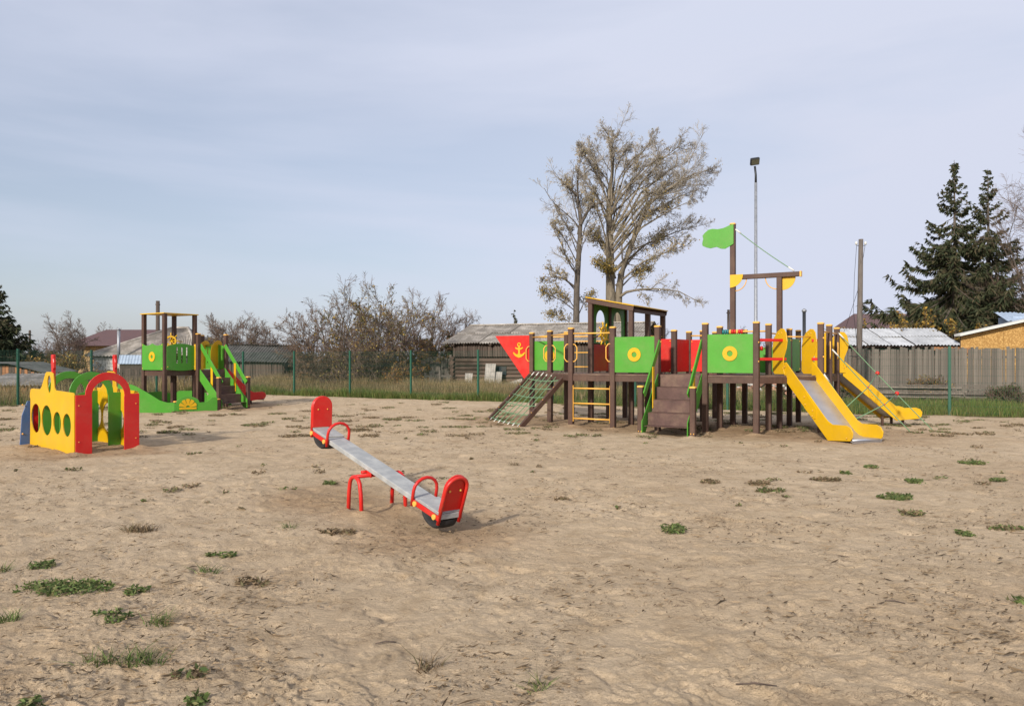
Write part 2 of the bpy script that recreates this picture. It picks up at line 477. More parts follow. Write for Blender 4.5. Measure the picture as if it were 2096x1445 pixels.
    col = np.stack([gf, patch, dug], 1)
    me = np_mesh('ground', np.stack([x, y, z], 1), [f], True, col)
    m = bpy.data.materials.new('trodden_sand_and_turf'); m.use_nodes = True
    n, l = m.node_tree.nodes, m.node_tree.links
    b = n['Principled BSDF']; b.inputs['Roughness'].default_value = 0.95; b.inputs['Specular IOR Level'].default_value = 0.1
    t = n.new('ShaderNodeTexCoord'); P = t.outputs['Object']
    def noise(sc, d=4.0, ro=0.55, dist=0.0, stretch=None):
        q = n.new('ShaderNodeTexNoise'); q.inputs['Scale'].default_value = sc; q.inputs['Detail'].default_value = d
        q.inputs['Roughness'].default_value = ro; q.inputs['Distortion'].default_value = dist
        if stretch:
            mp = n.new('ShaderNodeMapping'); mp.inputs['Scale'].default_value = stretch; l.new(P, mp.inputs['Vector']); l.new(mp.outputs[0], q.inputs['Vector'])
        else: l.new(P, q.inputs['Vector'])
        return q.outputs['Fac']
    def ramp(src, stops):
        r = n.new('ShaderNodeValToRGB'); e = r.color_ramp.elements
        while len(e) < len(stops): e.new(0.5)
        for k, (p, c_) in enumerate(stops): e[k].position = p; e[k].color = (*c_, 1)
        l.new(src, r.inputs['Fac']); return r.outputs['Color']
    def mix(a, b_, fac, mode='MIX'):
        x_ = n.new('ShaderNodeMix'); x_.data_type = 'RGBA'; x_.blend_type = mode
        if isinstance(fac, float): x_.inputs[0].default_value = fac
        else: l.new(fac, x_.inputs[0])
        for s_, k in ((a, 6), (b_, 7)):
            if isinstance(s_, tuple): x_.inputs[k].default_value = (*s_, 1)
            else: l.new(s_, x_.inputs[k])
        return x_.outputs[2]
    base = ramp(noise(0.35, 5, 0.6), [(0.32, (0.478, 0.356, 0.230)), (0.5, (0.520, 0.396, 0.260)), (0.68, (0.548, 0.424, 0.286))])
    mott = ramp(noise(3.2, 6, 0.65, 0.6), [(0.30, (0.80, 0.77, 0.73)), (0.52, (1, 1, 1)), (0.75, (1.07, 1.07, 1.08))])
    s1 = mix(base, mott, 1.0, 'MULTIPLY')
    gr = ramp(noise(85, 3, 0.7), [(0.33, (0.76, 0.73, 0.70)), (0.5, (1, 1, 1)), (0.72, (1.10, 1.10, 1.10))])
    s2 = mix(s1, gr, 0.75, 'MULTIPLY')
    spk = ramp(noise(34, 4, 0.75, 1.2, (1, 2.2, 1)), [(0.285, (0.42, 0.36, 0.30)), (0.345, (1, 1, 1))])
    s3 = mix(s2, spk, 0.8, 'MULTIPLY')
    ck = noise(7.5, 5, 0.62, 0.9); ckm = noise(1.7, 4, 0.6)
    def math_(op, p, q=None):
        m_ = n.new('ShaderNodeMath'); m_.operation = op
        for k, s_ in ((0, p), (1, q)):
            if s_ is None: continue
            if isinstance(s_, float): m_.inputs[k].default_value = s_
            else: l.new(s_, m_.inputs[k])
        return m_.outputs[0]
    line = math_('ABSOLUTE', math_('SUBTRACT', ck, 0.5))
    crack = math_('MULTIPLY', math_('LESS_THAN', line, 0.010), math_('GREATER_THAN', ckm, 0.50))
    s3 = mix(s3, (0.13, 0.088, 0.055), math_('MULTIPLY', crack, 0.62))
    damp = ramp(noise(0.9, 5, 0.6, 0.4), [(0.58, (1, 1, 1)), (0.76, (0.84, 0.80, 0.76))])
    s4 = mix(s3, damp, 1.0, 'MULTIPLY')
    turf = ramp(noise(1.6, 6, 0.7), [(0.3, (0.055, 0.06, 0.022)), (0.5, (0.13, 0.105, 0.05)), (0.72, (0.20, 0.15, 0.085))])
    atn = n.new('ShaderNodeAttribute'); atn.attribute_name = 'col'
    sx = n.new('ShaderNodeSeparateColor'); l.new(atn.outputs['Color'], sx.inputs[0])
    s5 = mix(s4, mix(s4, (0.70, 0.62, 0.55), 1.0, 'MULTIPLY'), math_('MULTIPLY', sx.outputs['Blue'], math_('ADD', noise(2.2, 6, 0.7), 0.35)))
    l.new(mix(s5, turf, sx.outputs['Red']), b.inputs['Base Color'])
    bz = noise(120, 5, 0.75); bp = n.new('ShaderNodeBump'); bp.inputs['Distance'].default_value = 0.006; l.new(bz, bp.inputs['Height'])
    bz2 = noise(26, 5, 0.7, 0.8, (1, 1.6, 1)); bp2 = n.new('ShaderNodeBump'); bp2.inputs['Distance'].default_value = 0.020; l.new(bz2, bp2.inputs['Height'])
    bz3 = noise(9, 6, 0.68, 0.5); bp3 = n.new('ShaderNodeBump'); bp3.inputs['Distance'].default_value = 0.022; l.new(bz3, bp3.inputs['Height']); l.new(bp3.outputs['Normal'], bp2.inputs['Normal'])
    l.new(bp2.outputs['Normal'], bp.inputs['Normal']); l.new(bp.outputs['Normal'], b.inputs['Normal'])
    o = link('ground', me, None, (0, 0, 0), None, m)
    o['kind'] = 'structure'; o['label'] = 'trodden sandy playground and grassy ground beyond the fence'
    return o
build_ground()

# ---------------------------------------------------------------- shared pieces
def chamfered(w, c):
    h = w / 2
    return [(h, -h + c), (h, h - c), (h - c, h), (-h + c, h), (-h, h - c), (-h, -h + c), (-h + c, -h), (h - c, -h)]
_post = {}
PANG = math.radians(-31.5)
def post(parent, p, top, w=0.12, cap=True, sink=0.12, name='post', ang=PANG, label=None):
    key = (round(top, 3), w, sink)
    if key not in _post:
        _post[key] = MB().prism(chamfered(w, 0.010), -sink, top).mesh('post')
    R = Matrix.Rotation(ang, 3, 'Z')
    o = link(name, _post[key], parent, (p[0], p[1], 0), R, BRN)
    if label: o['label'] = label
    if cap:
        k2 = ('cap', w)
        if k2 not in _post:
            c = chamfered(w + 0.014, 0.014); c2 = [(x * 0.72, y * 0.72) for x, y in c]
            mb = MB().prism(c, 0.0, 0.022); mb.prism(c, 0.022, 0.036, c2)
            _post[k2] = mb.mesh('post_cap')
        me = _post[k2]
        if not me.materials: me.materials.append(CAPM)
        c = bpy.data.objects.new('post_cap', me); COL.objects.link(c)
        c.parent = o; c.location = (0, 0, top)
    return o
def ring_pts(r, n=28, cx=0, cy=0, sx=1.0, sy=1.0):
    return [(cx + r * sx * math.cos(2 * math.pi * k / n), cy + r * sy * math.sin(2 * math.pi * k / n)) for k in range(n)]
ZUP = Vector((0, 0, 1))
class Bolts:
    def __init__(s): s.mb = MB()
    def at(s, p, r=0.016): s.mb.ball(p, r, 5); return s
def panel(parent, a, b, z0, z1, mat, ring=False, off=-0.02, th=0.018, inset=0.055, outline=None, holes=(), label=None, bolts=None):
    """Board standing between posts a and b; its face is towards the viewer side of the line a-b."""
    a, b = Vector((a[0], a[1], 0)), Vector((b[0], b[1], 0))
    e = (b - a); L = e.length; e.normalize()
    nrm = e.cross(ZUP)                       # towards the viewer when a is left of b
    O = a + e * inset + nrm * (-off) + ZUP * z0
    w, h = L - 2 * inset, z1 - z0
    ol = outline(w, h) if outline else [(0, 0), (w, 0), (w, h), (0, h)]
    o = MB().plate(ol, holes, O, e, ZUP, th).build('side_panel', mat, parent)
    bevel(o, 0.004)
    if label: o['label'] = label
    if ring:
        r = MB().plate(ring_pts(0.158), [ring_pts(0.062)], O + nrm * (th + 0.001) + e * w / 2 + ZUP * h * 0.5, e, ZUP, 0.018)
        for sx in (-0.11, 0.11):
            r.ball(O + nrm * (th + 0.018) + e * (w / 2 + sx) + ZUP * h * 0.5, 0.010, 6)
        bevel(r.build('porthole_ring', YEL, o), 0.004)
    if bolts:
        for x in (0.03, w - 0.03):
            for z in (0.05, h - 0.05): bolts.at(O + nrm * (th + 0.002) + e * x + ZUP * z)
    return o
def tube_part(name, mat, parent, pts, r=0.017, n=8):
    return MB().tube(pts, r, n).build(name, mat, parent)
def d_handle(parent, p, side, z0, z1, depth=0.11):
    p = Vector((p[0], p[1], 0)); s = Vector(side)
    pts = [p + ZUP * z0, p + ZUP * (z0 + 0.01) + s * depth * 0.55, p + ZUP * (z0 + 0.08) + s * depth,
           p + ZUP * (z1 - 0.08) + s * depth, p + ZUP * (z1 - 0.01) + s * depth * 0.55, p + ZUP * z1]
    return tube_part('grab_handle', CAPM, parent, pts, 0.014, 6)

def stairs(parent, pa, pb, d, run, ztop, nstep, bolts, rail_top=2.06, post_h=1.02, drop=0.2):
    """Closed stairs from the edge pa-pb down along d (horizontal), with board handrails and two newel posts."""
    pa, pb, d = Vector((pa[0], pa[1], 0)), Vector((pb[0], pb[1], 0)), Vector(d)
    e = (pb - pa); W = e.length; e.normalize()
    dz = (ztop - drop) / nstep; dr = run / nstep
    for k in range(nstep):
        z1 = ztop - k * dz; s = k * dr + 0.03
        c = (pa + pb) / 2 + d * s
        bevel(MB().box(c + ZUP * (z1 - dz / 2 - 0.001), (W - 0.13, 0.02, dz - 0.014), frame(e, -d, ZUP)).build('stair_riser', STEPM, parent), 0.002)
        bevel(MB().box(c + d * (dr / 2 + 0.002) + ZUP * (z1 - dz - 0.001), (W - 0.13, dr + 0.018, 0.012), frame(e, -d, ZUP)).build('stair_tread', STEPM, parent), 0.004)
    for q, sgn in ((pa, 1), (pb, -1)):
        O = q + e * sgn * 0.045 + d * 0.0
        ex, ey = d, ZUP
        ol = [(0.0, ztop - 0.30), (run - 0.10, 0.02), (run + 0.06, 0.02), (run + 0.06, drop + 0.10), (0.02, ztop + 0.06), (0.0, ztop + 0.06)]
        bevel(MB().plate(ol, [], O - e * 0.009, ex, ey, 0.018).build('stringer', GRN, parent), 0.003)
        bot = q + d * (run - 0.02)
        post(parent, bot - e * sgn * 0.03, post_h, 0.115, True)
        a0 = q + d * 0.03 - e * sgn * 0.0 + e * sgn * 0.065 + ZUP * rail_top
        b0 = bot + d * 0.00 + e * sgn * 0.065 + ZUP * (post_h - 0.12)
        a0, b0 = a0 - ZUP * 0.05, b0
        hr = MB().bar(a0, b0 + (b0 - a0).normalized() * 0.05, 0.03, 0.14, (0, 0, 1)).build('handrail', GRN, parent)
        bevel(hr, 0.006)
        mid = (a0 + b0) / 2
        zs = ztop - (ztop - drop) * 0.56
        bp = q + d * run * 0.52 + e * sgn * 0.09
        bevel(MB().box(Vector((bp.x, bp.y, (zs - 0.12 + mid.z) / 2)), (0.02, 0.10, mid.z - zs + 0.12), frame(e, -d, ZUP)).build('baluster', YEL, parent), 0.004)
        for dd in (-0.03, 0.03):
            bolts.at(bot - e * sgn * 0.03 + d * 0.05 + e * dd + ZUP * 0.08)
        bolts.at(a0 + d * 0.0 + e * sgn * 0.02)

SLIDE_PROF = [(0.0, 1.54), (0.06, 1.555), (1.25, 0.56), (1.33, 0.50), (1.46, 0.445), (1.84, 0.455), (1.95, 0.42), (2.01, 0.34), (1.99, 0.25), (1.93, 0.19),
              (1.34, 0.145), (0.0, 1.22)]
EAR = [(0.05, 1.30), (0.00, 1.42), (0.02, 1.66), (0.10, 1.84), (0.13, 2.00), (0.09, 2.18), (0.02, 2.26), (-0.08, 2.275), (-0.22, 2.20), (-0.32, 2.07), (-0.36, 1.90), (-0.36, 1.36), (-0.30, 1.30)]
def slide(parent, O, d, w, zoff, bolts, side_mat, legs, label, ear_mat=None):
    """O: start of the side board that lies to the right of d; the other board stands w to its left."""
    O, d = Vector((O[0], O[1], 0)), Vector(d).normalized()
    e = Vector((-d.y, d.x, 0))               # to the left of d
    def zz(z): return z + zoff * min(1, max(0, (1.4 - z) / 1.2))
    prof = [(s, zz(z)) for s, z in SLIDE_PROF]
    ch = [(-0.12, 1.285), (0.02, 1.28), (1.28, 0.30), (1.40, 0.235), (1.52, 0.215), (1.93, 0.225), (1.965, 0.20), (1.95, 0.16)]
    ch = [(s, zz(z)) for s, z in ch]
    mb = MB()
    for (s0, z0), (s1, z1) in zip(ch[:-1], ch[1:]):
        p = [O + d * s0 + e * 0.02 + ZUP * z0, O + d * s1 + e * 0.02 + ZUP * z1, O + d * s1 + e * (w - 0.0) + ZUP * z1, O + d * s0 + e * w + ZUP * z0]
        b = len(mb.v); mb.add(p + [q - ZUP * 0.02 for q in p], [(0, 1, 2, 3), (7, 6, 5, 4), (0, 4, 5, 1), (3, 2, 6, 7), (1, 5, 6, 2), (0, 3, 7, 4)], False)
    c = mb.build('slide_chute', STEEL, parent)
    c['label'] = label
    for k in (0, 1):
        OO = O + e * (0.0 if k == 0 else w)
        # plate grows along d x z = -e ; so shift to stay clear
        bevel(MB().plate(prof, [], OO, d, ZUP, 0.022).build('side_board', side_mat, c), 0.005)
        bevel(MB().plate(EAR, [], OO + e * (-0.024 if k == 0 else 0.024), d, ZUP, 0.020).build('side_ear', ear_mat or side_mat, c), 0.005)
        splice = [(0.60, zz(0.98)), (0.66, zz(0.70)), (0.93, zz(0.50)), (1.00, zz(0.52)), (1.02, zz(0.70)), (0.70, zz(0.98))]
        MB().plate(splice, [], OO + e * (-0.022 if k == 0 else 0.001), d, ZUP, 0.014).build('splice_plate', side_mat, c)
        for s_, z_ in ((0.68, 0.90), (0.71, 0.76), (0.93, 0.66), (0.92, 0.56), (1.88, 0.24), (-0.05, 2.18), (-0.14, 2.16), (0.0, 1.42), (0.06, 1.46)):
            bolts.at(OO + d * s_ + ZUP * zz(z_) - e * (0.05 if k == 0 else -0.002), 0.014)
    tube_part('grip_bar', CAPM, c, [O + d * -0.06 + ZUP * 2.10, O + d * -0.06 + e * w + ZUP * 2.10], 0.015, 6)
    MB().tube([O + d * 1.93 + e * 0.02 + ZUP * zz(0.195), O + d * 1.93 + e * w + ZUP * zz(0.195)], 0.032, 10).build('end_roll', STEEL, c)
    for s_, q in legs:
        z = 0.24 if s_ < 1.5 else 0.2
        MB().box(O + d * s_ + e * w * q + ZUP * (zz(z) / 2 - 0.05), (0.05, 0.05, zz(z) + 0.08)).build('slide_leg', BRN, c)
    return c

# ---------------------------------------------------------------- play ship
DZ = 1.275
TOP = 2.34
def build_ship():
    S = thing('play_ship', G(0.5, 1), 'brown timber play ship with green and red panels, flag mast and yellow slides', 'playground ship')
    B = Bolts()
    b1, b2, b3 = at(1126, 19.7), at(1089, 21.2), at(1160, 20.6)
    for ij in [(-1, 0), (0, 0), (1, 0), (2, 0), (3, 0), (1, 1), (2, 1), (3, 1), (4, 1), (1, 2), (4, 2), (1, 3), (2, 3), (3, 3), (4, 3), (3, 4), (2, 4), (1, 4)]:
        t = TOP + (0.03 if ij in ((3, 0), (4, 1), (4, 2), (3, 1), (2, 0)) else 0) - (0.06 if ij in ((1, 1), (1, 2)) else 0)
        p = G(*ij)
        post(S, p, t)
        if ij[1] == 0 or ij in ((3, 1), (4, 1)):
            B.at(p + UH * 0.045 - VH * 0.05 + ZUP * 0.05, 0.013)
    for p in (b1, b2, b3): post(S, p, TOP - 0.01)
    # decks
    deck = MB()
    for poly in ([(-1, 0), (0, 0), (0, 3), (-1, 3)], [(0, 0), (2, 0), (2, 1), (0, 1)], [(1, 1), (2, 1), (2, 2), (1, 2)], [(2, 0), (3, 0), (3, 4), (2, 4)],
                 [(3, 0), (4, 1), (4, 3), (3, 4)]):
        q = [G(*k) for k in poly]
        c = sum(q, Vector()) / len(q)
        deck.plate([(0, 0)] + [((k - q[0]).dot(UH), (k - q[0]).dot(VH)) for k in q[1:]], [], q[0] + ZUP * (DZ - 0.035), UH, VH, 0.035)
    q = [G(-1, 0), b1, b2, b3, G(-1, 2)]
    deck.plate([((k - q[0]).dot(UH), (k - q[0]).dot(VH)) for k in q][::-1], [], q[0] + ZUP * (DZ - 0.035), UH, VH, 0.035)
    deck.build('deck', DECKM, S)
    beams = [(G(-1, 0), G(0, 0)), (G(0, 0), G(1, 0)), (G(1, 0), G(2, 0)), (G(2, 0), G(3, 0)), (G(3, 0), G(4, 1)), (G(4, 1), G(4, 2)), (G(4, 2), G(4, 3)), (G(4, 3), G(3, 4)),
             (G(-1, 0), b1), (b1, b2), (b2, b3), (b3, G(-1, 2)), (G(0, 1), G(1, 1)), (G(2, 1), G(3, 1)), (G(2, 4), G(3, 4)), (G(-1, 3), G(0, 3)), (G(0, 0), G(0, 3)), (G(2, 0), G(2, 4)), (G(3, 0), G(3, 4)), (G(-1, 0), G(-1, 3))]
    for a, b in beams:
        e = (b - a).normalized()
        bevel(MB().bar(a + e * 0.05 + ZUP * (DZ - 0.105), b - e * 0.05 + ZUP * (DZ - 0.105), 0.04, 0.13).build('deck_beam', BRN, S), 0.004)
    # side panels
    panel(S, G(0, 0), G(1, 0), 1.315, 2.13, GRN, True, label='green side panel with yellow porthole left of the stairs')
    panel(S, G(2, 0), G(3, 0), 1.325, 2.15, GRN, True, label='green side panel with yellow porthole right of the stairs')
    panel(S, b2, b3, 1.32, 2.12, GRN, True, off=0.06, inset=0.0, label='green bow panel with yellow porthole')
    panel(S, G(0, 1), G(1, 1), 1.315, 2.10, RED, bolts=B, label='red panel')
    panel(S, G(1, 1), G(1, 2), 1.315, 2.10, RED, off=0.0, label='red panel')
    panel(S, G(1, 2), G(2, 2), 1.315, 2.10, RED, bolts=B, label='red panel')
    panel(S, G(-1, 1), G(-1, 2), 1.315, 2.0, RED, off=-0.0)
    panel(S, G(-1, 2), G(-1, 3), 1.315, 2.0, RED, off=-0.0)
    panel(S, G(2, 3), G(3, 3), 1.32, 1.92, GRN, bolts=B)
    panel(S, G(3, 2), G(3, 3), 1.32, 2.13, GRN, off=-0.03, bolts=B)
    panel(S, G(3, 3), G(3, 4), 1.32, 2.13, GRN, off=-0.03, bolts=B)
    panel(S, G(-1, 3), G(0, 3), 1.32, 2.0, GRN)
    # bow
    e = (b3 - b2).normalized() * 0.35 + UH * 0.65; e.normalize()
    bow = [(0, 0), (0.0, 0.985), (-1.16, 0.985), (-0.20, -0.22), (0, -0.22)]
    bw = MB().plate(bow[::-1], [], b2 + e * -0.05 + ZUP * 1.30, e, ZUP, 0.022).build('bow_panel', RED, S)
    bevel(bw, 0.004); bw['label'] = 'red triangular bow panel with yellow anchor'
    nr = e.cross(ZUP)
    AO = b2 + e * -0.40 + ZUP * 1.86 + nr * 0.024
    anc = MB().plate(ring_pts(0.062, 16, 0, 0.17), [ring_pts(0.030, 12, 0, 0.175)], AO, e, ZUP, 0.016)
    anc.plate([(-0.028, 0.115), (-0.028, 0.075), (-0.12, 0.10), (-0.13, 0.07), (-0.06, 0.035), (-0.028, 0.02), (-0.03, -0.09), (-0.09, -0.10), (-0.185, -0.035), (-0.20, -0.06), (-0.15, -0.13),
               (-0.07, -0.175), (0, -0.195), (0.07, -0.175), (0.15, -0.13), (0.20, -0.06), (0.185, -0.035), (0.09, -0.10), (0.03, -0.09), (0.028, 0.02), (0.06, 0.035), (0.13, 0.07), (0.12, 0.10), (0.028, 0.075), (0.028, 0.115)][::-1],
              [], AO + nr * 0.001, e, ZUP, 0.016)
    anc.build('anchor_emblem', YEL, bw)
    # cargo-net ramp at the bow
    A1, B1 = Vector((0.56, 20.9, 1.24)), Vector((1.36, 18.85, 1.24))
    A0, B0 = Vector((-0.64, 20.15, -0.02)), Vector((0.17, 17.95, -0.02))
    for a, b in ((A0, A1), (B0, B1)):
        bevel(MB().bar(a, b, 0.07, 0.12).build('ramp_beam', BRN, S), 0.006)
        for k in range(5):
            B.at(a + (b - a) * (0.03 + 0.235 * k) + ZUP * 0.03 - VH * 0.05, 0.016)
    net = MB()
    up = ZUP * 0.03
    for k in range(7):
        f = 0.06 + 0.88 * k / 6
        p0, p1 = A0 + (B0 - A0) * f, A1 + (B1 - A1) * f
        net.tube([p0 + (p1 - p0) * (0.03 + 0.95 * t / 6) + up - ZUP * 0.03 * math.sin(math.pi * t / 6) for t in range(7)], 0.011, 5)
    for k in range(6):
        f = 0.06 + 0.16 * k
        p0, p1 = A0 + (A1 - A0) * f, B0 + (B1 - B0) * f
        net.tube([p0 + (p1 - p0) * (t / 6) + up * 1.3 - ZUP * (0.05 * math.sin(math.pi * t / 6)) for t in range(7)], 0.012, 5)
    net.build('climbing_net', ROPE, S)
    for k in range(7):
        f = 0.06 + 0.88 * k / 6
        p1 = A1 + (B1 - A1) * f; p0 = A0 + (B0 - A0) * f; dd = (p0 - p1).normalized()
        MB().tube([p1 + up, p1 + dd * 0.13 + up], 0.016, 5).build('net_thimble', WHT, S); MB().tube([p0 + up, p0 - dd * 0.10 + up], 0.016, 5).build('net_thimble', WHT, S)
    # rails and handles
    zr = 2.23
    for a, b, z in ((b2, b1, zr), (b1, G(-1, 0), zr), (G(-1, 0), G(0, 0), zr), (b3, G(-1, 2), zr), (G(-1, 3), G(0, 3), 2.2), (b2, b3, zr), (G(0, 2), G(0, 3), 2.22), (G(1, 2), G(2, 2), 2.2), (G(1, 3), G(2, 3), 2.2),
                    (G(2, 1), G(3, 1), 2.24), (G(3, 1), G(3, 2), 2.2), (G(4, 1), G(4, 2), 2.22), (G(4, 2), G(4, 3), 2.22)):
        tube_part('rail', CAPM, S, [a + ZUP * z, b + ZUP * z], 0.018, 8)
    for z in (1.42, 1.8, 2.1):
        tube_part('rail', CAPM, S, [b3 + ZUP * z, G(-1, 2) + ZUP * z], 0.015, 6)
    lat = Vector((0.98, -0.2, 0))
    for p, sd in ((b2, -1), (b1, -1), (b1, 1), (G(-1, 0), -1), (G(-1, 0), 1), (G(0, 0), -1)):
        d_handle(S, p + lat * sd * 0.04 - VH * 0.03, lat * sd, 1.56, 1.98)
    for p in (G(4, 2), G(4, 3)):
        d_handle(S, p + Vector((0.0, -0.05, 0)), Vector((-0.35, -0.93, 0)), 1.62, 2.02, 0.08)
    # ladder between the two posts nearest the bow
    a, b = G(-1, 0), G(0, 0); e = (b - a).normalized()
    for z in (0.215, 0.575, 0.93):
        tube_part('rung', CAPM, S, [a + e * 0.06 + ZUP * z - VH * 0.02, b - e * 0.06 + ZUP * z - VH * 0.02], 0.018, 8)
    for p in (a + e * 0.065, b - e * 0.065):
        MB().box(p - VH * 0.02 + ZUP * 0.57, (0.018, 0.03, 0.86), frame(e, VH, ZUP)).build('ladder_stile', CAPM, S)
    # stairs
    stairs(S, G(1, 0), G(2, 0), -VH, 0.95, DZ, 4, B, rail_top=2.06)
    # cabin
    for ij, t in (((-1, 1), 3.05), ((-1, 2), 3.05), ((-1, 3), 3.05), ((0, 1), 2.83), ((0, 2), 2.83), ((0, 3), 2.83)):
        post(S, G(*ij), t, cap=False)
    ra, rb = G(-1.08, 0.92), G(0.08, 0.92)
    sl = (rb + ZUP * 2.905 - ra - ZUP * 3.16).normalized()
    for j in (0.94, 3.06):
        bevel(MB().bar(G(-1.08, j) + ZUP * 3.10, G(0.08, j) + ZUP * 2.845, 0.03, 0.12).build('roof_beam', BRN, S), 0.004)
    MB().bar(G(0.06, 1.0) + ZUP * 2.80, G(0.06, 3.0) + ZUP * 2.80, 0.03, 0.08).build('roof_beam', BRN, S)
    Lr = (rb - ra).length * 1.0
    rw = VH * (MOD * 2.2)
    rf = MB()
    p = [G(-1.1, 0.9) + ZUP * 3.165, G(0.1, 0.9) + ZUP * 2.905, G(0.1, 3.1) + ZUP * 2.905, G(-1.1, 3.1) + ZUP * 3.165]
    rf.add(p + [k + ZUP * 0.022 for k in p], [(3, 2, 1, 0), (4, 5, 6, 7), (0, 1, 5, 4), (1, 2, 6, 5), (2, 3, 7, 6), (3, 0, 4, 7)])
    r = rf.build('cabin_roof', YEL, S); bevel(r, 0.003)
    for j in (1, 2):
        w = MOD - 0.11
        arch = [(w / 2 + 0.27 * math.cos(math.pi * k / 12), 1.28 + 0.27 * math.sin(math.pi * k / 12)) for k in range(13)]
        hole = [(w / 2 - 0.27, 0.72), (w / 2 + 0.27, 0.72)] + arch
        pa = G(-1, j) + VH * 0.055 + ZUP * 1.33
        o = MB().plate([(0, 0.69), (w, 0.69), (w, 1.72), (0, 1.72)], [hole], pa + UH * 0.0, VH, ZUP, 0.018).build('arch_panel', GRN, S)
    # steering wheel
    wc = G(-0.62, 0.86) + ZUP * 2.24
    wx = (VH * 1.0 + UH * 0.02).normalized()
    wh = MB()
    wh.plate(ring_pts(0.19, 20), [ring_pts(0.135, 20)], wc, wx, ZUP, 0.03)
    wh.plate(ring_pts(0.05, 12), [], wc, wx, ZUP, 0.035)
    for k in range(8):
        a = 2 * math.pi * (k + 0.3) / 8
        dd = wx * math.cos(a) + ZUP * math.sin(a)
        nn = wx.cross(ZUP) * 0.015
        wh.tube([wc + nn + dd * 0.03, wc + nn + dd * 0.20, wc + nn + dd * 0.25, wc + nn + dd * 0.31], [0.012, 0.014, 0.022, 0.012], 6)
    wh.build('steering_wheel', YEL, S)
    tube_part('wheel_shaft', BRN, S, [wc, G(-0.98, 1.02) + ZUP * 2.15], 0.02, 6)
    # masts, yard, flag
    m1, m2 = G(2, 2), G(3, 2)
    post(S, m1, 4.86, label='tall flag mast')
    post(S, m2, 3.53, cap=False, label='shorter mast under the yard')
    y0, y1 = m1 + UH * 0.02 + ZUP * 3.585 - VH * 0.0, G(3.42, 2) + ZUP * 3.585
    bevel(MB().bar(y0 + UH * 0.05, y1, 0.10, 0.11).build('yard', BRN, S), 0.008)
    MB().bar(y1, y1 + UH * 0.035, 0.115, 0.125).build('yard_cap', CAPM, S)
    def quarter(r, n=9): return [(0, 0)] + [(r * math.cos(-math.pi / 2 * k / n), r * math.sin(-math.pi / 2 * k / n)) for k in range(n + 1)][::-1]
    for base, sgn in ((m1 - UH * 0.05 - VH * 0.066 + ZUP * 3.645, 1), (m2 + UH * 0.35 + VH * 0.05 + ZUP * 3.53, -1)):
        ol = [(x * sgn, y) for x, y in quarter(0.31 if sgn > 0 else 0.3)]
        if sgn < 0: base = base - UH * 0.30; ol = [(x * -1, y) for x, y in ol]
        bevel(MB().plate(ol, [], base, UH, ZUP, 0.018).build('corner_bracket', YEL, S), 0.003)
    for c0, sg in ((m1 + UH * 0.05 + ZUP * 3.53, 1), (m2 - UH * 0.05 + ZUP * 3.53, -1)):
        pts = [c0 + UH * sg * 0.27 * math.cos(a) + ZUP * -0.27 * math.sin(a) for a in [math.pi / 2 * k / 8 for k in range(9)]]
        tube_part('brace', CAPM, S, pts, 0.012, 6)
    k = 0.00255
    fl = [(500, 185), (478, 188), (455, 195), (425, 207), (400, 215), (350, 220), (300, 212), (260, 218), (225, 245), (203, 270), (210, 300), (200, 345), (205, 368), (240, 385), (280, 397), (310, 392), (340, 388), (380, 408), (420, 412), (460, 392), (500, 370)]
    fo = [((x - 505) * k + 0.05, (278 - y) * k) for x, y in fl]
    f = MB().plate(fo[::-1] if False else fo, [], m1 - VH * 0.07 + ZUP * 4.62, UH, ZUP, 0.02).build('flag', GRN, S)
    bevel(f, 0.003)
    p0, p1 = m1 + UH * 0.06 + ZUP * 4.74, G(3.3, 2) + ZUP * 3.66
    tube_part('stay_rope', ROPE, S, [p0 + (p1 - p0) * t / 8 - ZUP * 0.03 * math.sin(math.pi * t / 8) for t in range(9)], 0.011, 5)
    dd = (p1 - p0).normalized()
    tube_part('rope_thimble', WHT, S, [p0, p0 + dd * 0.16], 0.02, 6); tube_part('rope_thimble', WHT, S, [p1 - dd * 0.16, p1], 0.02, 6)
    # abacus beads on the rail between the inner posts
    a, b = G(2, 1), G(3, 1); e = (b - a).normalized()
    cols = [TEAL, TEAL, TEAL, CAPM, RED, RED, CAPM, RED, RED]
    for z, fr0 in ((2.24, 0.06), (1.86, 0.5)):
        if z < 2: tube_part('rail', CAPM, S, [a + ZUP * z, b + ZUP * z], 0.012, 6)
        for k, m in enumerate(cols):
            s = fr0 + 0.052 * k
            MB().tube([a + e * s + ZUP * z, a + e * (s + 0.008) + ZUP * z, a + e * (s + 0.038) + ZUP * z, a + e * (s + 0.046) + ZUP * z], [0.035, 0.055, 0.055, 0.035], 10).build('bead', m, S)
    panel(S, G(2, 1), G(3, 1), 1.32, 1.72, GRN, off=0.0)
    # slides at the stern
    d1 = Vector((0.30, -0.954, 0)).normalized(); e1 = Vector((0.954, 0.30, 0))
    slide(S, Vector((5.80, 16.2, 0)), d1, 0.70, -0.12, B, YEL, [(1.7, 0.75)], 'yellow slide facing the viewer with a steel chute')
    d2 = Vector((0.99, 0.10, 0)).normalized()
    slide(S, Vector((7.90, 18.2, 0)), d2, 0.66, 0.0, B, YEL, [(1.2, 0.5), (1.58, 0.15), (1.58, 0.85)], 'far yellow slide running to the right')
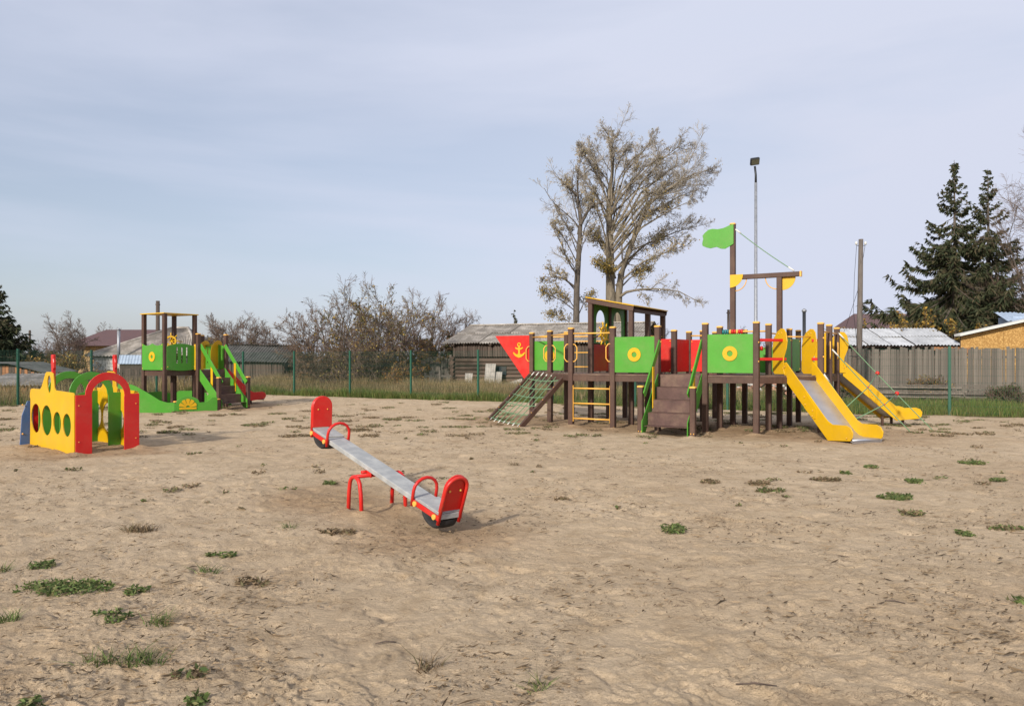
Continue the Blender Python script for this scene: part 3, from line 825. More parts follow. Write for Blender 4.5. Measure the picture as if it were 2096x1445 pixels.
    for z in (1.62, 2.02):
        for a, b in ((G(3, 0), Vector((5.84, 16.25, 0))), (Vector((6.46, 16.42, 0)), G(4, 1) + Vector((0.03, -0.05, 0)))):
            bevel(MB().bar(a + ZUP * z, b + ZUP * z, 0.04, 0.06).build('slide_bracket', RED, S), 0.004)
        B.at(G(3, 0) + UH * 0.06 - VH * 0.06 + ZUP * (z - 0.05), 0.016); B.at(G(4, 1) + Vector((0.02, -0.09, z + 0.05)), 0.02)
    # rope climb at the stern
    r1a, r1b = G(4, 3) + ZUP * 2.26 + Vector((0, -0.05, 0)), Vector((9.45, 17.0, -0.03))
    r2a, r2b = G(4, 2) + ZUP * 1.84 + UH * 0.06, Vector((8.68, 16.45, -0.03))
    r3a, r3b = G(4, 1) + ZUP * 1.30 + UH * 0.06, Vector((7.62, 16.3, -0.03))
    for a, b in ((r1a, r1b), (r2a, r2b), (r3a, r3b)):
        tube_part('climbing_rope', ROPE, S, [a + (b - a) * t / 8 - ZUP * 0.025 * math.sin(math.pi * t / 8) for t in range(9)], 0.011, 5)
        tube_part('rope_thimble', WHT, S, [a, a + (b - a).normalized() * 0.2], 0.018, 6)
    for t in (0.42, 0.62):
        q = [r1a + (r1b - r1a) * t, r2a + (r2b - r2a) * (t + 0.03), r3a + (r3b - r3a) * (t + 0.1)]
        tube_part('climbing_rope', ROPE, S, q, 0.011, 5)
        MB().ball(q[0], 0.05, 8).build('rope_joint', RED, S)
        MB().ball(q[1], 0.022, 6).build('rope_joint', RED, S)
    o = B.mb.build('bolt_heads', CAPM, S); o['kind'] = 'stuff'
    return S
build_ship()

# ---------------------------------------------------------------- play tower with sandbox
def build_tower():
    F = Vector((-11.03, 24.2, 0)); U = UH * MOD; V = VH * MOD
    L, R = F - U, F + V; Bk = L + V
    P1 = R + U * 0.17; P2 = P1 + V; B2 = Bk + V
    T = thing('play_tower', F + V * 0.5, 'small brown and green play tower with roof and stairs beside the playhouse', 'play tower')
    B = Bolts()
    for p in (L, F, R, Bk): post(T, p, 3.07, cap=False)
    for p in (P1, P2, B2): post(T, p, 2.44)
    deck = MB()
    for q in ([L, F, R, Bk], [Bk, R, R + V, B2]):
        deck.plate([((k - q[0]).dot(UH), (k - q[0]).dot(VH)) for k in q], [], q[0] + ZUP * (DZ - 0.035), UH, VH, 0.035)
    deck.plate([(0, 0), (0.17 * MOD, 0), (0.17 * MOD, MOD), (0, MOD)], [], R + ZUP * (DZ - 0.037), UH, VH, 0.035)
    deck.build('deck', DECKM, T)
    for a, b in ((L, F), (F, R), (R, P1), (P1, P2), (L, Bk), (Bk, R), (B2, P2), (Bk, B2)):
        e = (b - a).normalized()
        MB().bar(a + e * 0.05 + ZUP * (DZ - 0.11), b - e * 0.05 + ZUP * (DZ - 0.11), 0.04, 0.14).build('deck_beam', BRN, T)
    rf = MB().plate([(-0.09, -0.09), (MOD + 0.09, -0.09), (MOD + 0.09, MOD + 0.09), (-0.09, MOD + 0.09)], [], L + ZUP * 3.075, UH, VH, 0.03)
    bevel(rf.build('tower_roof', YEL, T), 0.003)
    wavy = lambda w, h: [(0, 0), (w, 0), (w, h)] + [(w * (1 - t / 12), h - 0.07 * abs(math.sin(math.pi * t / 6)) * (1 if t < 7 else 1)) for t in range(1, 12)] + [(0, h)]
    panel(T, L, F, 1.28, 2.13, GRN, True, inset=0.0, off=-0.055, outline=wavy, bolts=B, label='green tower panel with yellow porthole')
    w = MOD - 0.06
    slots = [[(x - 0.028, 0.17), (x + 0.028, 0.17), (x + 0.028, 0.68), (x - 0.028, 0.68)] for x in (0.36, 0.54, 0.72)]
    bulge = lambda w, h: [(w * t / 12, -0.03 - 0.045 * math.sin(math.pi * t / 12)) for t in range(13)] + [(w * (1 - t / 12), h - 0.045 + 0.075 * math.sin(math.pi * t / 12)) for t in range(13)]
    panel(T, F, R, 1.33, 2.10, GRN, False, inset=0.03, off=-0.055, outline=bulge, holes=slots, bolts=B, label='green slotted tower panel')
    panel(T, B2, P2, 1.33, 2.12, GRN, False, inset=0.03, off=-0.05, outline=bulge, holes=slots, label='far green slotted tower panel')
    panel(T, L, Bk, 1.3, 2.0, GRN, False, off=0.0)
    MB().box((R + P1) / 2 + ZUP * 1.70 - VH * 0.05, (0.12, 0.018, 0.84), frame(UH, VH, ZUP)).build('trim_board', YEL, T)
    MB().box(P1 + V * 0.12 + ZUP * 1.62 + UH * 0.02, (0.018, 0.10, 0.68), frame(UH, VH, ZUP)).build('trim_board', YEL, T)
    wc = F - UH * 0.26 + VH * 0.4 + ZUP * 2.22
    wh = MB().plate(ring_pts(0.17, 18), [ring_pts(0.12, 18)], wc, (UH + VH).normalized(), ZUP, 0.03)
    for k in range(8):
        a = 2 * math.pi * k / 8; dd = (UH + VH).normalized() * math.cos(a) + ZUP * math.sin(a)
        wh.tube([wc, wc + dd * 0.18, wc + dd * 0.26], [0.012, 0.014, 0.02], 6)
    wh.build('steering_wheel', YEL, T)
    post(T, F - UH * 0.3 + VH * 0.5, 2.3, 0.115)
    stairs(T, P1, P2, UH, 1.10, DZ, 4, B, rail_top=2.14)
    slide(T, R + V * 1.0 + UH * -0.18, VH, 0.62, 0.0, B, RED, [(1.6, 0.5)], 'red slide behind the stairs', YEL)
    o = B.mb.build('bolt_heads', CAPM, T); o['kind'] = 'stuff'
    # sandbox surround
    S0, S1, S2 = Vector((-11.72, 23.1, 0)), Vector((-10.40, 23.5, 0)), Vector((-9.38, 24.25, 0))
    X = thing('sandbox', S1, 'low green sandbox surround with a yellow shell at the foot of the tower', 'sandbox')
    e = (S1 - S0).normalized(); w = (S1 - S0).length
    ol = [(0, -0.1), (w, -0.1), (w, 0.29), (w * 0.86, 0.29), (w * 0.70, 0.36), (w * 0.45, 0.60), (w * 0.22, 0.80), (w * 0.12, 0.86), (0, 0.86)]
    bevel(MB().plate(ol, [], S0, e, ZUP, 0.02).build('wall_board', GRN, X), 0.004)
    e2 = (S2 - S1).normalized(); w = (S2 - S1).length; n2 = e2.cross(ZUP)
    hump = [(w * (0.30 + 0.36 * math.cos(math.pi * k / 14) * 0.75), 0.27 + 0.20 * math.sin(math.pi * k / 14)) for k in range(15)]
    ol = [(0, -0.1), (w, -0.1), (w, 0.42), (w * 0.88, 0.42), (w * 0.74, 0.28)] + hump + [(0, 0.27)]
    wb = MB().plate(ol, [], S1, e2, ZUP, 0.02).build('wall_board', GRN, X); bevel(wb, 0.004)
    sh = MB(); c = S1 + e2 * w * 0.30 + n2 * 0.022 + ZUP * 0.09
    sh.plate([(-0.25, -0.02), (0.25, -0.02), (0.25, 0.04), (-0.25, 0.04)], [], c, e2, ZUP, 0.016)
    for k in range(5):
        a = math.pi * (0.12 + 0.76 * k / 4)
        d = (math.cos(a), math.sin(a)); q = (-d[1], d[0])
        sh.plate([(d[0] * 0.06 - q[0] * 0.02, d[1] * 0.06 - q[1] * 0.02 + 0.04), (d[0] * 0.25 - q[0] * 0.06, d[1] * 0.25 - q[1] * 0.06 + 0.04), (d[0] * 0.27, d[1] * 0.27 + 0.04),
                  (d[0] * 0.25 + q[0] * 0.06, d[1] * 0.25 + q[1] * 0.06 + 0.04), (d[0] * 0.06 + q[0] * 0.02, d[1] * 0.06 + q[1] * 0.02 + 0.04)], [], c + n2 * 0.001, e2, ZUP, 0.016)
    sh.build('shell_emblem', YEL, wb)
    for p, t in ((S0, 0.88), (S1, 0.30), (S2, 0.34)): post(X, p + Vector((0.0, 0.06, 0)), t, 0.10)
    Q0, Q1, Q2 = Vector((-12.15, 27.2, 0)), Vector((-11.0, 27.5, 0)), Vector((-9.9, 26.9, 0))
    for a, b, h in ((Q0, Q1, 0.5), (Q1, Q2, 0.5), (S0, Vector((-12.9, 24.9, 0)), 0.86), (Vector((-12.9, 24.9, 0)), Q0, 0.5)):
        e = (b - a).normalized(); w = (b - a).length
        ol = [(0, -0.1), (w, -0.1), (w, h * 0.8), (w * 0.8, h), (w * 0.2, h), (0, h * 0.6)]
        MB().plate(ol, [], a, e, ZUP, 0.02).build('wall_board', GRN, X)
build_tower()

# ---------------------------------------------------------------- submarine playhouse
def build_submarine():
    Ld = Vector((0.743, -0.669, 0)); Wd = Vector((0.669, 0.743, 0))
    O = Vector((-7.45, 13.0, 0)) - Ld * 2.2
    H = thing('submarine_playhouse', O + Ld * 1.1 + Wd * 0.5, 'yellow, red and green submarine playhouse with round portholes and arches', 'playhouse')
    W = 1.05
    side = [(-0.15, -0.12), (2.2, -0.12), (2.2, 1.0), (2.16, 1.04), (1.27, 1.06), (1.21, 1.10), (1.14, 1.36), (1.08, 1.385), (0.80, 1.385), (0.74, 1.36), (0.52, 1.10), (0.44, 1.06), (-0.05, 1.06), (-0.11, 1.03),
            (-0.15, 0.96), (-0.15, 0.90), (-0.12, 0.86)]
    def circ(x, y, r): return ring_pts(r, 26, x, y)
    holes = [circ(0.20, 0.51, 0.272), circ(0.80, 0.50, 0.275), circ(1.36, 0.48, 0.20), circ(1.85, 0.47, 0.20), ring_pts(0.12, 20, 0.94, 1.16, 0.85, 1.35)]
    for k in (0, 1):
        OO = O + Wd * (0 if k == 0 else W)
        p = MB().plate(side, holes, OO, Ld, ZUP, 0.02).build('side_wall', YEL, H); bevel(p, 0.004)
        pc = OO + Ld * 1.09 + Wd * 0.045
        per = MB().plate([(0, 1.05), (0.11, 1.05), (0.11, 1.42), (0.13, 1.46), (0.13, 1.56), (0.11, 1.62), (0.115, 1.70), (0.0, 1.70), (-0.01, 1.55), (0.02, 1.42)], [], OO + Ld * 1.02 + Wd * 0.03, Ld, ZUP, 0.045)
        bevel(per.build('periscope', RED, H), 0.008)
    def arch(z_sh, r_o, r_i, leg):
        c = W / 2
        o = [(0.0, -0.12), (leg, -0.12), (leg, 0.98)]
        n = 14
        ri = r_i
        inner = [(c - ri * math.cos(math.pi * k / n), 0.98 + ri * math.sin(math.pi * k / n)) for k in range(n + 1)]
        outer = [(c + r_o * math.cos(math.pi * k / n), z_sh + r_o * 1.03 * math.sin(math.pi * k / n)) for k in range(n + 1)]
        return [(0.0, -0.12), (leg, -0.12), (leg, 0.95)] + inner + [(W - leg, 0.95), (W - leg, -0.12), (W, -0.12), (W, z_sh)] + outer + [(0, z_sh)]
    def cross(s, outline, mat, name, holes=(), label=None):
        o = MB().plate(outline, holes, O + Ld * s + Wd * 0.0, Wd, ZUP, 0.02).build(name, mat, H); bevel(o, 0.004)
        if label: o['label'] = label
    cross(2.205, arch(1.0, 0.375, 0.27, 0.26), RED, 'arch_wall', label='red front arch')
    cross(1.42, arch(1.0, 0.375, 0.27, 0.24), GRN, 'arch_wall', label='green arch behind the red one')
    cross(0.28, arch(1.0, 0.375, 0.27, 0.37), GRN, 'arch_wall', label='rear green arch')
    cross(-0.10, [(0.02, -0.1), (W - 0.02, -0.1), (W - 0.02, 0.9), (0.02, 0.9)], RED, 'rear_wall')
    cross(-0.18, [(-0.19, -0.1), (W + 0.19, -0.1), (W + 0.15, 0.55), (W + 0.06, 0.82), (-0.06, 0.82), (-0.15, 0.55)], BLU, 'tail_fin', label='blue tail board')
    bm = MB()
    for s in (2.2, 1.42):
        for q in (0.0, W):
            for z in (0.22, 0.86):
                bm.tube([O + Ld * (s - 0.09) + Wd * (q + (0.06 if q == 0 else -0.06)) + ZUP * z, O + Ld * (s - 0.03) + Wd * q + ZUP * z], 0.014, 6)
    for z in (0.2, 0.75): bm.ball(O + Ld * -0.155 - Wd * 0.14 + ZUP * z, 0.017, 6)
    for x in (0.05, W - 0.06):
        for z in (0.2, 0.82): bm.ball(O + Ld * 2.226 + Wd * x + ZUP * z, 0.010, 6)
    o = bm.build('bolt_heads', CAPM, H); o['kind'] = 'stuff'
build_submarine()

# ---------------------------------------------------------------- seesaw
def build_seesaw():
    pv = Vector((-1.445, 8.17, 0.445))
    b = Vector((0.637, -0.771, 0)).normalized(); w = Vector((0.771, 0.637, 0)).normalized()
    tilt = math.radians(12.6)
    a = b * math.cos(tilt) - ZUP * math.sin(tilt); n = b * math.sin(tilt) + ZUP * math.cos(tilt)
    S = thing('seesaw', (pv.x, pv.y, 0), 'red seesaw with a long grey board in the middle of the sand', 'seesaw')
    R = Matrix((a, w, n)).transposed()
    bevel(MB().box(pv, (2.78, 0.22, 0.055), R).build('beam', GREYB, S), 0.006)
    for sg in (-1, 1):
        seat = MB().box(pv + a * sg * 1.20 + n * 0.036, (0.36, 0.235, 0.016), R).build('seat', GREYB, S); bevel(seat, 0.004)
        # side irons
        for q in (-1, 1):
            o = MB().box(pv + a * sg * 1.17 + w * q * 0.127 - n * 0.008, (0.46, 0.02, 0.05), R).build('side_iron', RED, S); bevel(o, 0.005)
            for s in (1.00, 1.34):
                MB().tube([pv + a * sg * s + w * q * 0.13 - n * 0.008, pv + a * sg * s + w * q * 0.155 - n * 0.008], 0.026, 10).build('bolt_cap', CAPM, S)
        # grip hoop
        base = pv + a * sg * 0.94
        pts = [base + w * -0.135 - n * 0.05, base + w * -0.135 + n * 0.10]
        pts += [base + w * (-0.135 * math.cos(math.pi * k / 8)) + n * (0.10 + 0.125 * math.sin(math.pi * k / 8)) for k in range(1, 8)]
        pts += [base + w * 0.135 + n * 0.10, base + w * 0.135 - n * 0.05]
        MB().tube(pts, 0.0165, 8).build('grip_hoop', RED, S)
        # backrest: rounded board in a bent tube
        lean = (n + a * sg * 0.16).normalized(); out = (a * sg - n * 0.16).normalized()
        base = pv + a * sg * 1.375 + n * 0.02
        ol = [(-0.125, 0.03), (0.125, 0.03), (0.125, 0.28)] + [(0.125 * math.cos(math.pi * k / 12), 0.28 + 0.125 * math.sin(math.pi * k / 12)) for k in range(1, 12)] + [(-0.125, 0.28)]
        ex = w if sg < 0 else -w
        bk = MB().plate(ol, [], base, ex, lean, 0.016).build('backrest', RED, S); bevel(bk, 0.004)
        hp = [base + w * -0.118 - lean * 0.09, base + w * -0.118 + lean * 0.27]
        hp += [base + w * (-0.118 * math.cos(math.pi * k / 10)) + lean * (0.27 + 0.118 * math.sin(math.pi * k / 10)) for k in range(1, 10)]
        hp += [base + w * 0.118 + lean * 0.27, base + w * 0.118 - lean * 0.09]
        off = out * (0.012 if sg > 0 else 0.012)
        MB().tube([p + out * 0.018 for p in hp], 0.0175, 8).build('back_frame', RED, S)
        for x in (-0.06, 0.06):
            p = base + w * x + lean * 0.245
            MB().ball(p + out * 0.006, 0.013, 8).build('back_bolt', CAPM, S); MB().ball(p - out * 0.018, 0.008, 6).build('back_bolt', CAPM, S)
        # half tyre under the seat
        tc_ = pv + a * sg * 1.22 - n * 0.040
        ty = MB()
        rows = []
        for k in range(13):
            q = math.pi * k / 12
            r = 0.098
            c = tc_ + a * (r * 1.45 * math.cos(q)) - ZUP * (r * math.sin(q))
            rad = (a * math.cos(q) - ZUP * math.sin(q))
            prof = [(-0.10, -0.025), (-0.11, 0.0), (-0.085, 0.018), (0, 0.022), (0.085, 0.018), (0.11, 0.0), (0.10, -0.025)]
            rows += [c + w * x + rad * y for x, y in prof]
        fs = []
        for k in range(12):
            for m in range(6):
                i = k * 7 + m; fs.append((i, i + 1, i + 8, i + 7))
            fs.append((k * 7 + 6, k * 7, k * 7 + 7, k * 7 + 13))
        ty.add(rows, fs, True)
        ty.build('tyre_buffer', BLACK, S)
    # stand
    for q in (-1, 1):
        c = Vector((pv.x, pv.y, 0)) + w * q * 0.265
        hp = [c - b * 0.15 - ZUP * 0.1, c - b * 0.13 + ZUP * 0.20]
        hp += [c - b * (0.115 * math.cos(math.pi * k / 8)) + ZUP * (0.27 + 0.105 * math.sin(math.pi * k / 8)) for k in range(0, 9)]
        hp += [c + b * 0.13 + ZUP * 0.20, c + b * 0.15 - ZUP * 0.1]
        MB().tube(hp, 0.0215, 10).build('stand_hoop', RED, S)
    MB().tube([Vector((pv.x, pv.y, 0.375)) - w * 0.27, Vector((pv.x, pv.y, 0.375)) + w * 0.27], 0.021, 10).build('pivot_bar', RED, S)
    MB().tube([pv - n * 0.055 - a * 0.06 - w * 0.15, pv - n * 0.055 - a * 0.06 - w * 0.06], 0.018, 8).build('pivot_clamp', RED, S)
    for q in (-0.09, 0.09):
        MB().box(pv + w * q - n * 0.05, (0.10, 0.012, 0.07), R).build('pivot_clamp', RED, S)
build_seesaw()
# ---------------------------------------------------------------- wire fence, lamp, poles
def build_fence(points, label, group=None):
    """green post-and-mesh fence through the given base points"""
    o = thing('wire_fence', points[0], label, 'fence')
    H = 1.95
    mesh_cache = {}
    for p in points:
        if 'p' not in mesh_cache:
            mesh_cache['p'] = MB().prism(chamfered(0.075, 0.008), -0.2, H + 0.05).mesh('fence_post')
        link('fence_post', mesh_cache['p'], o, p, Matrix.Rotation(math.atan2(FDIR.y, FDIR.x), 3, 'Z'), FENM)
    for a, b in zip(points[:-1], points[1:]):
        e = (b - a).normalized(); L = (b - a).length
        n = int(L / 0.055)
        xs = np.linspace(0.05, L - 0.05, n)
        lines, rad = [], []
        A = np.array(a); E = np.array(e)
        for x in xs:
            p = A + E * x
            lines.append([p + (0, 0, 0.06), p + (0, 0, H)]); rad.append([0.0022, 0.0022])
        for z in (0.08, 0.28, 0.48, 0.55, 0.75, 0.95, 1.15, 1.35, 1.42, 1.62, 1.82, 1.93):
            lines.append([A + E * 0.03 + (0, 0, z), A + E * (L - 0.03) + (0, 0, z)]); rad.append([0.0028, 0.0028])
        v, f = tubes(np.array(lines), np.array(rad), 3)
        me = np_mesh('wire_panel', v - np.array(ORIG[o.name]), [f])
        link('wire_panel', me, o, ORIG[o.name], None, FENM)['kind'] = 'stuff'
def fpt(k): return FP0 + FST * k
build_fence([fpt(k) for k in range(-2, 10)], 'long dark green wire mesh fence on posts behind the ship')
build_fence([CORNER + (LEFTEND - CORNER) * t for t in (0.28, 0.66, 1.0, 1.36)], 'short dark green wire mesh fence behind the submarine playhouse')

def build_lamp():
    b = at(1547, 24.1)
    o = thing('street_lamp', b, 'tall galvanised lamp pole with a dark floodlight behind the ship', 'street lamp')
    MB().tube([b - ZUP * 0.3, b + ZUP * 2.6, b + ZUP * 2.62, b + ZUP * 7.2], [0.075, 0.072, 0.055, 0.045], 12).build('pole', GALV, o)
    MB().tube([b + ZUP * 7.15, b + ZUP * 7.45, b + ZUP * 7.72 + Vector((-0.03, 0, 0))], [0.04, 0.035, 0.035], 8).build('bracket', DARKM, o)
    c = b + Vector((-0.05, -0.06, 7.86))
    R = Matrix.Rotation(math.radians(-8), 3, 'Y') @ Matrix.Rotation(math.radians(38), 3, 'X')
    h = MB().box(c, (0.29, 0.10, 0.24), R).build('lamp_head', DARKM, o); bevel(h, 0.03, 2)
    MB().box(c + R @ Vector((0, -0.055, 0)), (0.23, 0.006, 0.18), R).build('lens', pmat('lamp_lens', (0.09, 0.09, 0.06), 0.25, 0.2, 9), h)
build_lamp()

def wires(parent, pts, name='wire'):
    return MB().tube(pts, 0.008, 4).build(name, DARKM, parent)
def build_poles():
    b = at(1757, 30.0)
    o = thing('utility_pole', b, 'weathered timber utility pole standing in front of the plank fence', 'utility pole')
    lean = Vector((0.10, 0, 0))
    MB().tube([b - ZUP * 0.3, b + ZUP * 3 + lean * 0.5, b + ZUP * 6.35 + lean], [0.12, 0.105, 0.085], 12).build('pole', POLEW, o)
    MB().tube([b + Vector((-0.22, -0.12, -0.3)), b + Vector((-0.20, -0.12, 2.1))], 0.09, 8).build('footing_post', DARKW, o)
    for z in (0.7, 1.75):
        MB().tube([b + Vector((-0.14 + 0.22 * math.cos(a), -0.05 + 0.22 * math.sin(a), z)) for a in np.linspace(0, 2 * math.pi, 13)[:-1]], 0.01, 4, closed=True).build('binding_wire', DARKM, o)
    t = b + ZUP * 6.1 + lean
    for s in (-1, 1):
        MB().tube([t, t + Vector((s * 0.16, 0, 0)), t + Vector((s * 0.18, 0, 0.08))], 0.012, 5).build('insulator_arm', DARKM, o)
        MB().tube([t + Vector((s * 0.18, 0, 0.04)), t + Vector((s * 0.18, 0, 0.16))], [0.05, 0.035], 8).build('insulator', WHT, o)
    wires(o, [t + Vector((-0.17, 0, 0.0)), t + Vector((-0.30, -0.1, -1.2)), t + Vector((-0.34, -0.1, -2.6)), t + Vector((-0.16, -0.1, -4.2))])
    wires(o, [t + Vector((0.17, 0, 0.05)), t + Vector((0.35, 1, -1.6)), t + Vector((0.75, 3, -3.0)), t + Vector((1.3, 5, -3.7))])
    for px, Y, pyt, r, lab, nm in ((323, 52, 616, 0.13, 'dark timber utility pole rising behind the play tower', 'utility_pole'),
                                   (61, 90, 676, 0.12, 'thin far utility pole beside the left spruce', 'utility_pole'),
                                   (1491, 60, 634, 0.10, 'thin dark far pole beside the flag mast', 'utility_pole')):
        b = at(px, Y); h = EYE + (HY - pyt) / F_PX * Y
        o = thing(nm, b, lab, 'utility pole')
        MB().tube([b - ZUP * 0.3, b + ZUP * h], [r * 1.2, r], 8).build('pole', DARKW, o)
        MB().box(b + ZUP * (h - 0.25), (0.3, 0.08, 0.08)).build('cross_arm', DARKW, o)
    # stove pipe behind the stern
    b = at(1646, 40); h = EYE + (HY - 634) / F_PX * 40
    o = thing('stove_pipe', b, 'black stove pipe with a pale cowl behind the ship stern', 'stove pipe')
    MB().tube([b - ZUP * 0.2, b + ZUP * (h - 0.1)], 0.085, 10).build('pipe', DARKM, o)
    MB().tube([b + ZUP * (h - 0.12), b + ZUP * (h - 0.03), b + ZUP * (h + 0.06)], [0.11, 0.13, 0.04], 10).build('cowl', GALV, o)
build_poles()

# ---------------------------------------------------------------- buildings
_unit = {}
def unit_box():
    if 'b' not in _unit: _unit['b'] = MB().box((0, 0, 0), (1, 1, 1))
    return _unit['b']
_bm = {}
def boards(name, parent, mat, O, e, n, L, h, bw, gap=0.008, th=0.025, seed=1, hv=0.06, z0=0.0, tilt=0.02, skip=0.0):
    """upright boards side by side from O along e"""
    rng = random.Random(seed)
    k = int(L / bw)
    key = (mat.name, name)
    if key not in _bm:
        _bm[key] = MB().box((0, 0, 0.5), (1, 1, 1)).mesh(name)
    for i in range(k):
        if rng.random() < skip: continue
        hh = h + rng.uniform(-hv, hv)
        w = (bw - gap) * rng.uniform(0.88, 1.0)
        R = frame(e, -Vector(n), ZUP) @ Matrix.Rotation(rng.uniform(-tilt, tilt), 3, 'Y') @ Matrix.Diagonal((w, th, hh))
        link(name, _bm[key], parent, O + e * (bw * (i + 0.5)) + ZUP * z0 + n * rng.uniform(0, 0.012), R, mat)
def corrugated(w, l, nw, amp, name):
    """sheet in local x (width) y (up-slope)"""
    m = nw * 6
    x = np.linspace(0, w, m + 1); z = amp * np.cos(2 * np.pi * nw * x / w)
    v = []
    for y in (0, l):
        v += [(a, y, b) for a, b in zip(x, z)]
    for y in (0, l):
        v += [(a, y, b - 0.012) for a, b in zip(x, z)]
    n = m + 1; f = []
    for i in range(m):
        f += [(i, i + 1, n + i + 1, n + i), (2 * n + i + 1, 2 * n + i, 3 * n + i, 3 * n + i + 1), (i + 1, i, 2 * n + i, 2 * n + i + 1), (n + i, n + i + 1, 3 * n + i + 1, 3 * n + i)]
    mb = MB(); mb.add(v, f, False)
    return mb.mesh(name)
def roof_sheets(parent, O, e, s, L, SL, nx, ny, mat, waves=7, amp=0.026, seed=1, name='roof_sheet'):
    """corrugated sheets; O lower left, e along the eave, s up the slope (unit)"""
    rng = random.Random(seed)
    e, s = Vector(e).normalized(), Vector(s).normalized(); n = e.cross(s)
    w, l = L / nx, SL / ny
    me = corrugated(w * 0.982, l * 1.06, waves, amp, name)
    for j in range(ny):
        for i in range(nx):
            p = O + e * (w * i) + s * (l * j) + n * (0.03 * (j % 2) + rng.uniform(-0.012, 0.012))
            R = frame(e, s, n) @ Matrix.Rotation(rng.uniform(-0.008, 0.008), 3, 'Z') @ Matrix.Rotation(rng.uniform(-0.012, 0.030), 3, 'Y')
            link(name, me, parent, p, R, mat)

def build_barn():
    e = Vector((0.93, -0.36, 0)).normalized(); d = Vector((0.36, 0.93, 0)).normalized()
    O = Vector((-3.05, 40.0, 0)); L = 9.6; D = 6.4
    B = thing('log_barn', O, 'long grey log barn with weathered slate roof behind the ship bow', 'barn')
    n = -d
    ze, zr = 2.46, 3.46
    # body behind the cladding
    MB().plate([(0.05, 0), (L - 0.05, 0), (L - 0.05, D - 0.05), (0.05, D - 0.05)], [], O + ZUP * -0.2 + d * 0.06, e, d, 2.75).build('wall_core', DARKW, B)
    for x0 in (0.05, L - 0.10):
        MB().plate([(0, 0), (D, 0), (D / 2, zr - ze - 0.1)], [], O + e * x0 + ZUP * 2.54, d, ZUP, 0.05).build('gable', DARKW, B)
    # logs on the lower wall, left part
    lm = MB().tube([(-0.5, 0, 0), (0.5, 0, 0)], 0.115, 10).mesh('log')
    rng = random.Random(4)
    for k in range(8):
        z = 0.15 + 0.205 * k
        ll = 4.1 + rng.uniform(-0.06, 0.06)
        link('log', lm, B, O + e * (ll / 2 - 0.22 + rng.uniform(-0.04, 0.04)) + ZUP * z - d * 0.04, frame(e, d, ZUP) @ Matrix.Diagonal((ll, 1, 0.93)), LOGM)
        link('log', lm, B, O + e * 0.02 + d * 1.9 + ZUP * (z + 0.1), frame(-d, e, ZUP) @ Matrix.Diagonal((4.4, 1, 0.93)), LOGM)
    boards('wall_board', B, DARKW, O - d * 0.10, e, n, 4.0, 0.72, 0.14, z0=1.78, seed=5)
    boards('wall_board', B, DARKW, O + e * 4.0 - d * 0.10, e, n, 5.6, 2.5, 0.15, z0=0.0, seed=6, hv=0.03)
    for x in (0.1, 2.2, 4.05, 6.5, 9.3):
        MB().tube([O + e * x - d * 0.35 + ZUP * (ze - 0.04), O + e * x + d * 0.2 + ZUP * (ze - 0.04)], 0.09, 8).build('rafter_end', DARKW, B)
    MB().box(O + e * 2.75 - d * 0.16 + ZUP * 1.05, (0.55, 0.05, 0.45), frame(e, d, ZUP)).build('window', GLASS, B)
    s = (d * (D / 2 + 0.45) + ZUP * (zr - ze + 0.05)); SL = s.length
    roof_sheets(B, O - e * 0.45 - d * 0.45 + ZUP * (ze + 0.02), e, s, L + 0.8, SL, 10, 2, SLATE, 7, 0.03, 3)
    s2 = (-d * (D / 2 + 0.45) + ZUP * (zr - ze + 0.05))
    roof_sheets(B, O + e * (L + 0.35) + d * (D + 0.45) + ZUP * (ze + 0.02), -e, s2, L + 0.8, SL, 10, 2, SLATE, 7, 0.03, 8)
    MB().bar(O - e * 0.4 + d * D / 2 + ZUP * (zr + 0.12), O + e * (L + 0.3) + d * D / 2 + ZUP * (zr + 0.12), 0.3, 0.05).build('ridge', SLATE, B)
    # things leaning against it
    specs = [(1105, 38.7, 740, 790, 0.55, -0.10, 'wide pale slate sheet leaning on the log wall'), (1, 0, 0, 0, 0, 0, '')]
    rng = random.Random(9)
    def sheet(px, Y, z1, w, lean, lab, roll=0.0):
        p = at(px, Y)
        me = corrugated(w, z1, max(3, int(w / 0.13)), 0.022, 'slate_sheet')
        ee = (e * math.cos(roll) + ZUP * math.sin(roll)).normalized()
        up = (ZUP * math.cos(lean) + d * math.sin(lean)); up = (up - ee * up.dot(ee)).normalized()
        o = link('slate_sheet', me, None, p - e * w / 2, frame(ee, up), SHEETM)
        tag(o, lab, 'roofing sheet', 'slate sheets leaning on the barn')
    sheet(957, 38.9, 0.95, 0.42, 0.22, 'small pale slate sheet leaning on the log wall, leftmost by the barn corner')
    sheet(1000, 38.4, 1.45, 0.55, 0.22, 'tallest pale slate sheet leaning on the log wall')
    sheet(1017, 38.3, 1.05, 0.40, 0.25, 'narrow pale slate sheet just right of the tallest one')
    sheet(1047, 38.0, 0.35, 1.35, 0.3, 'long low pale slate sheet lying on edge by the bow', 0.28)
build_barn()

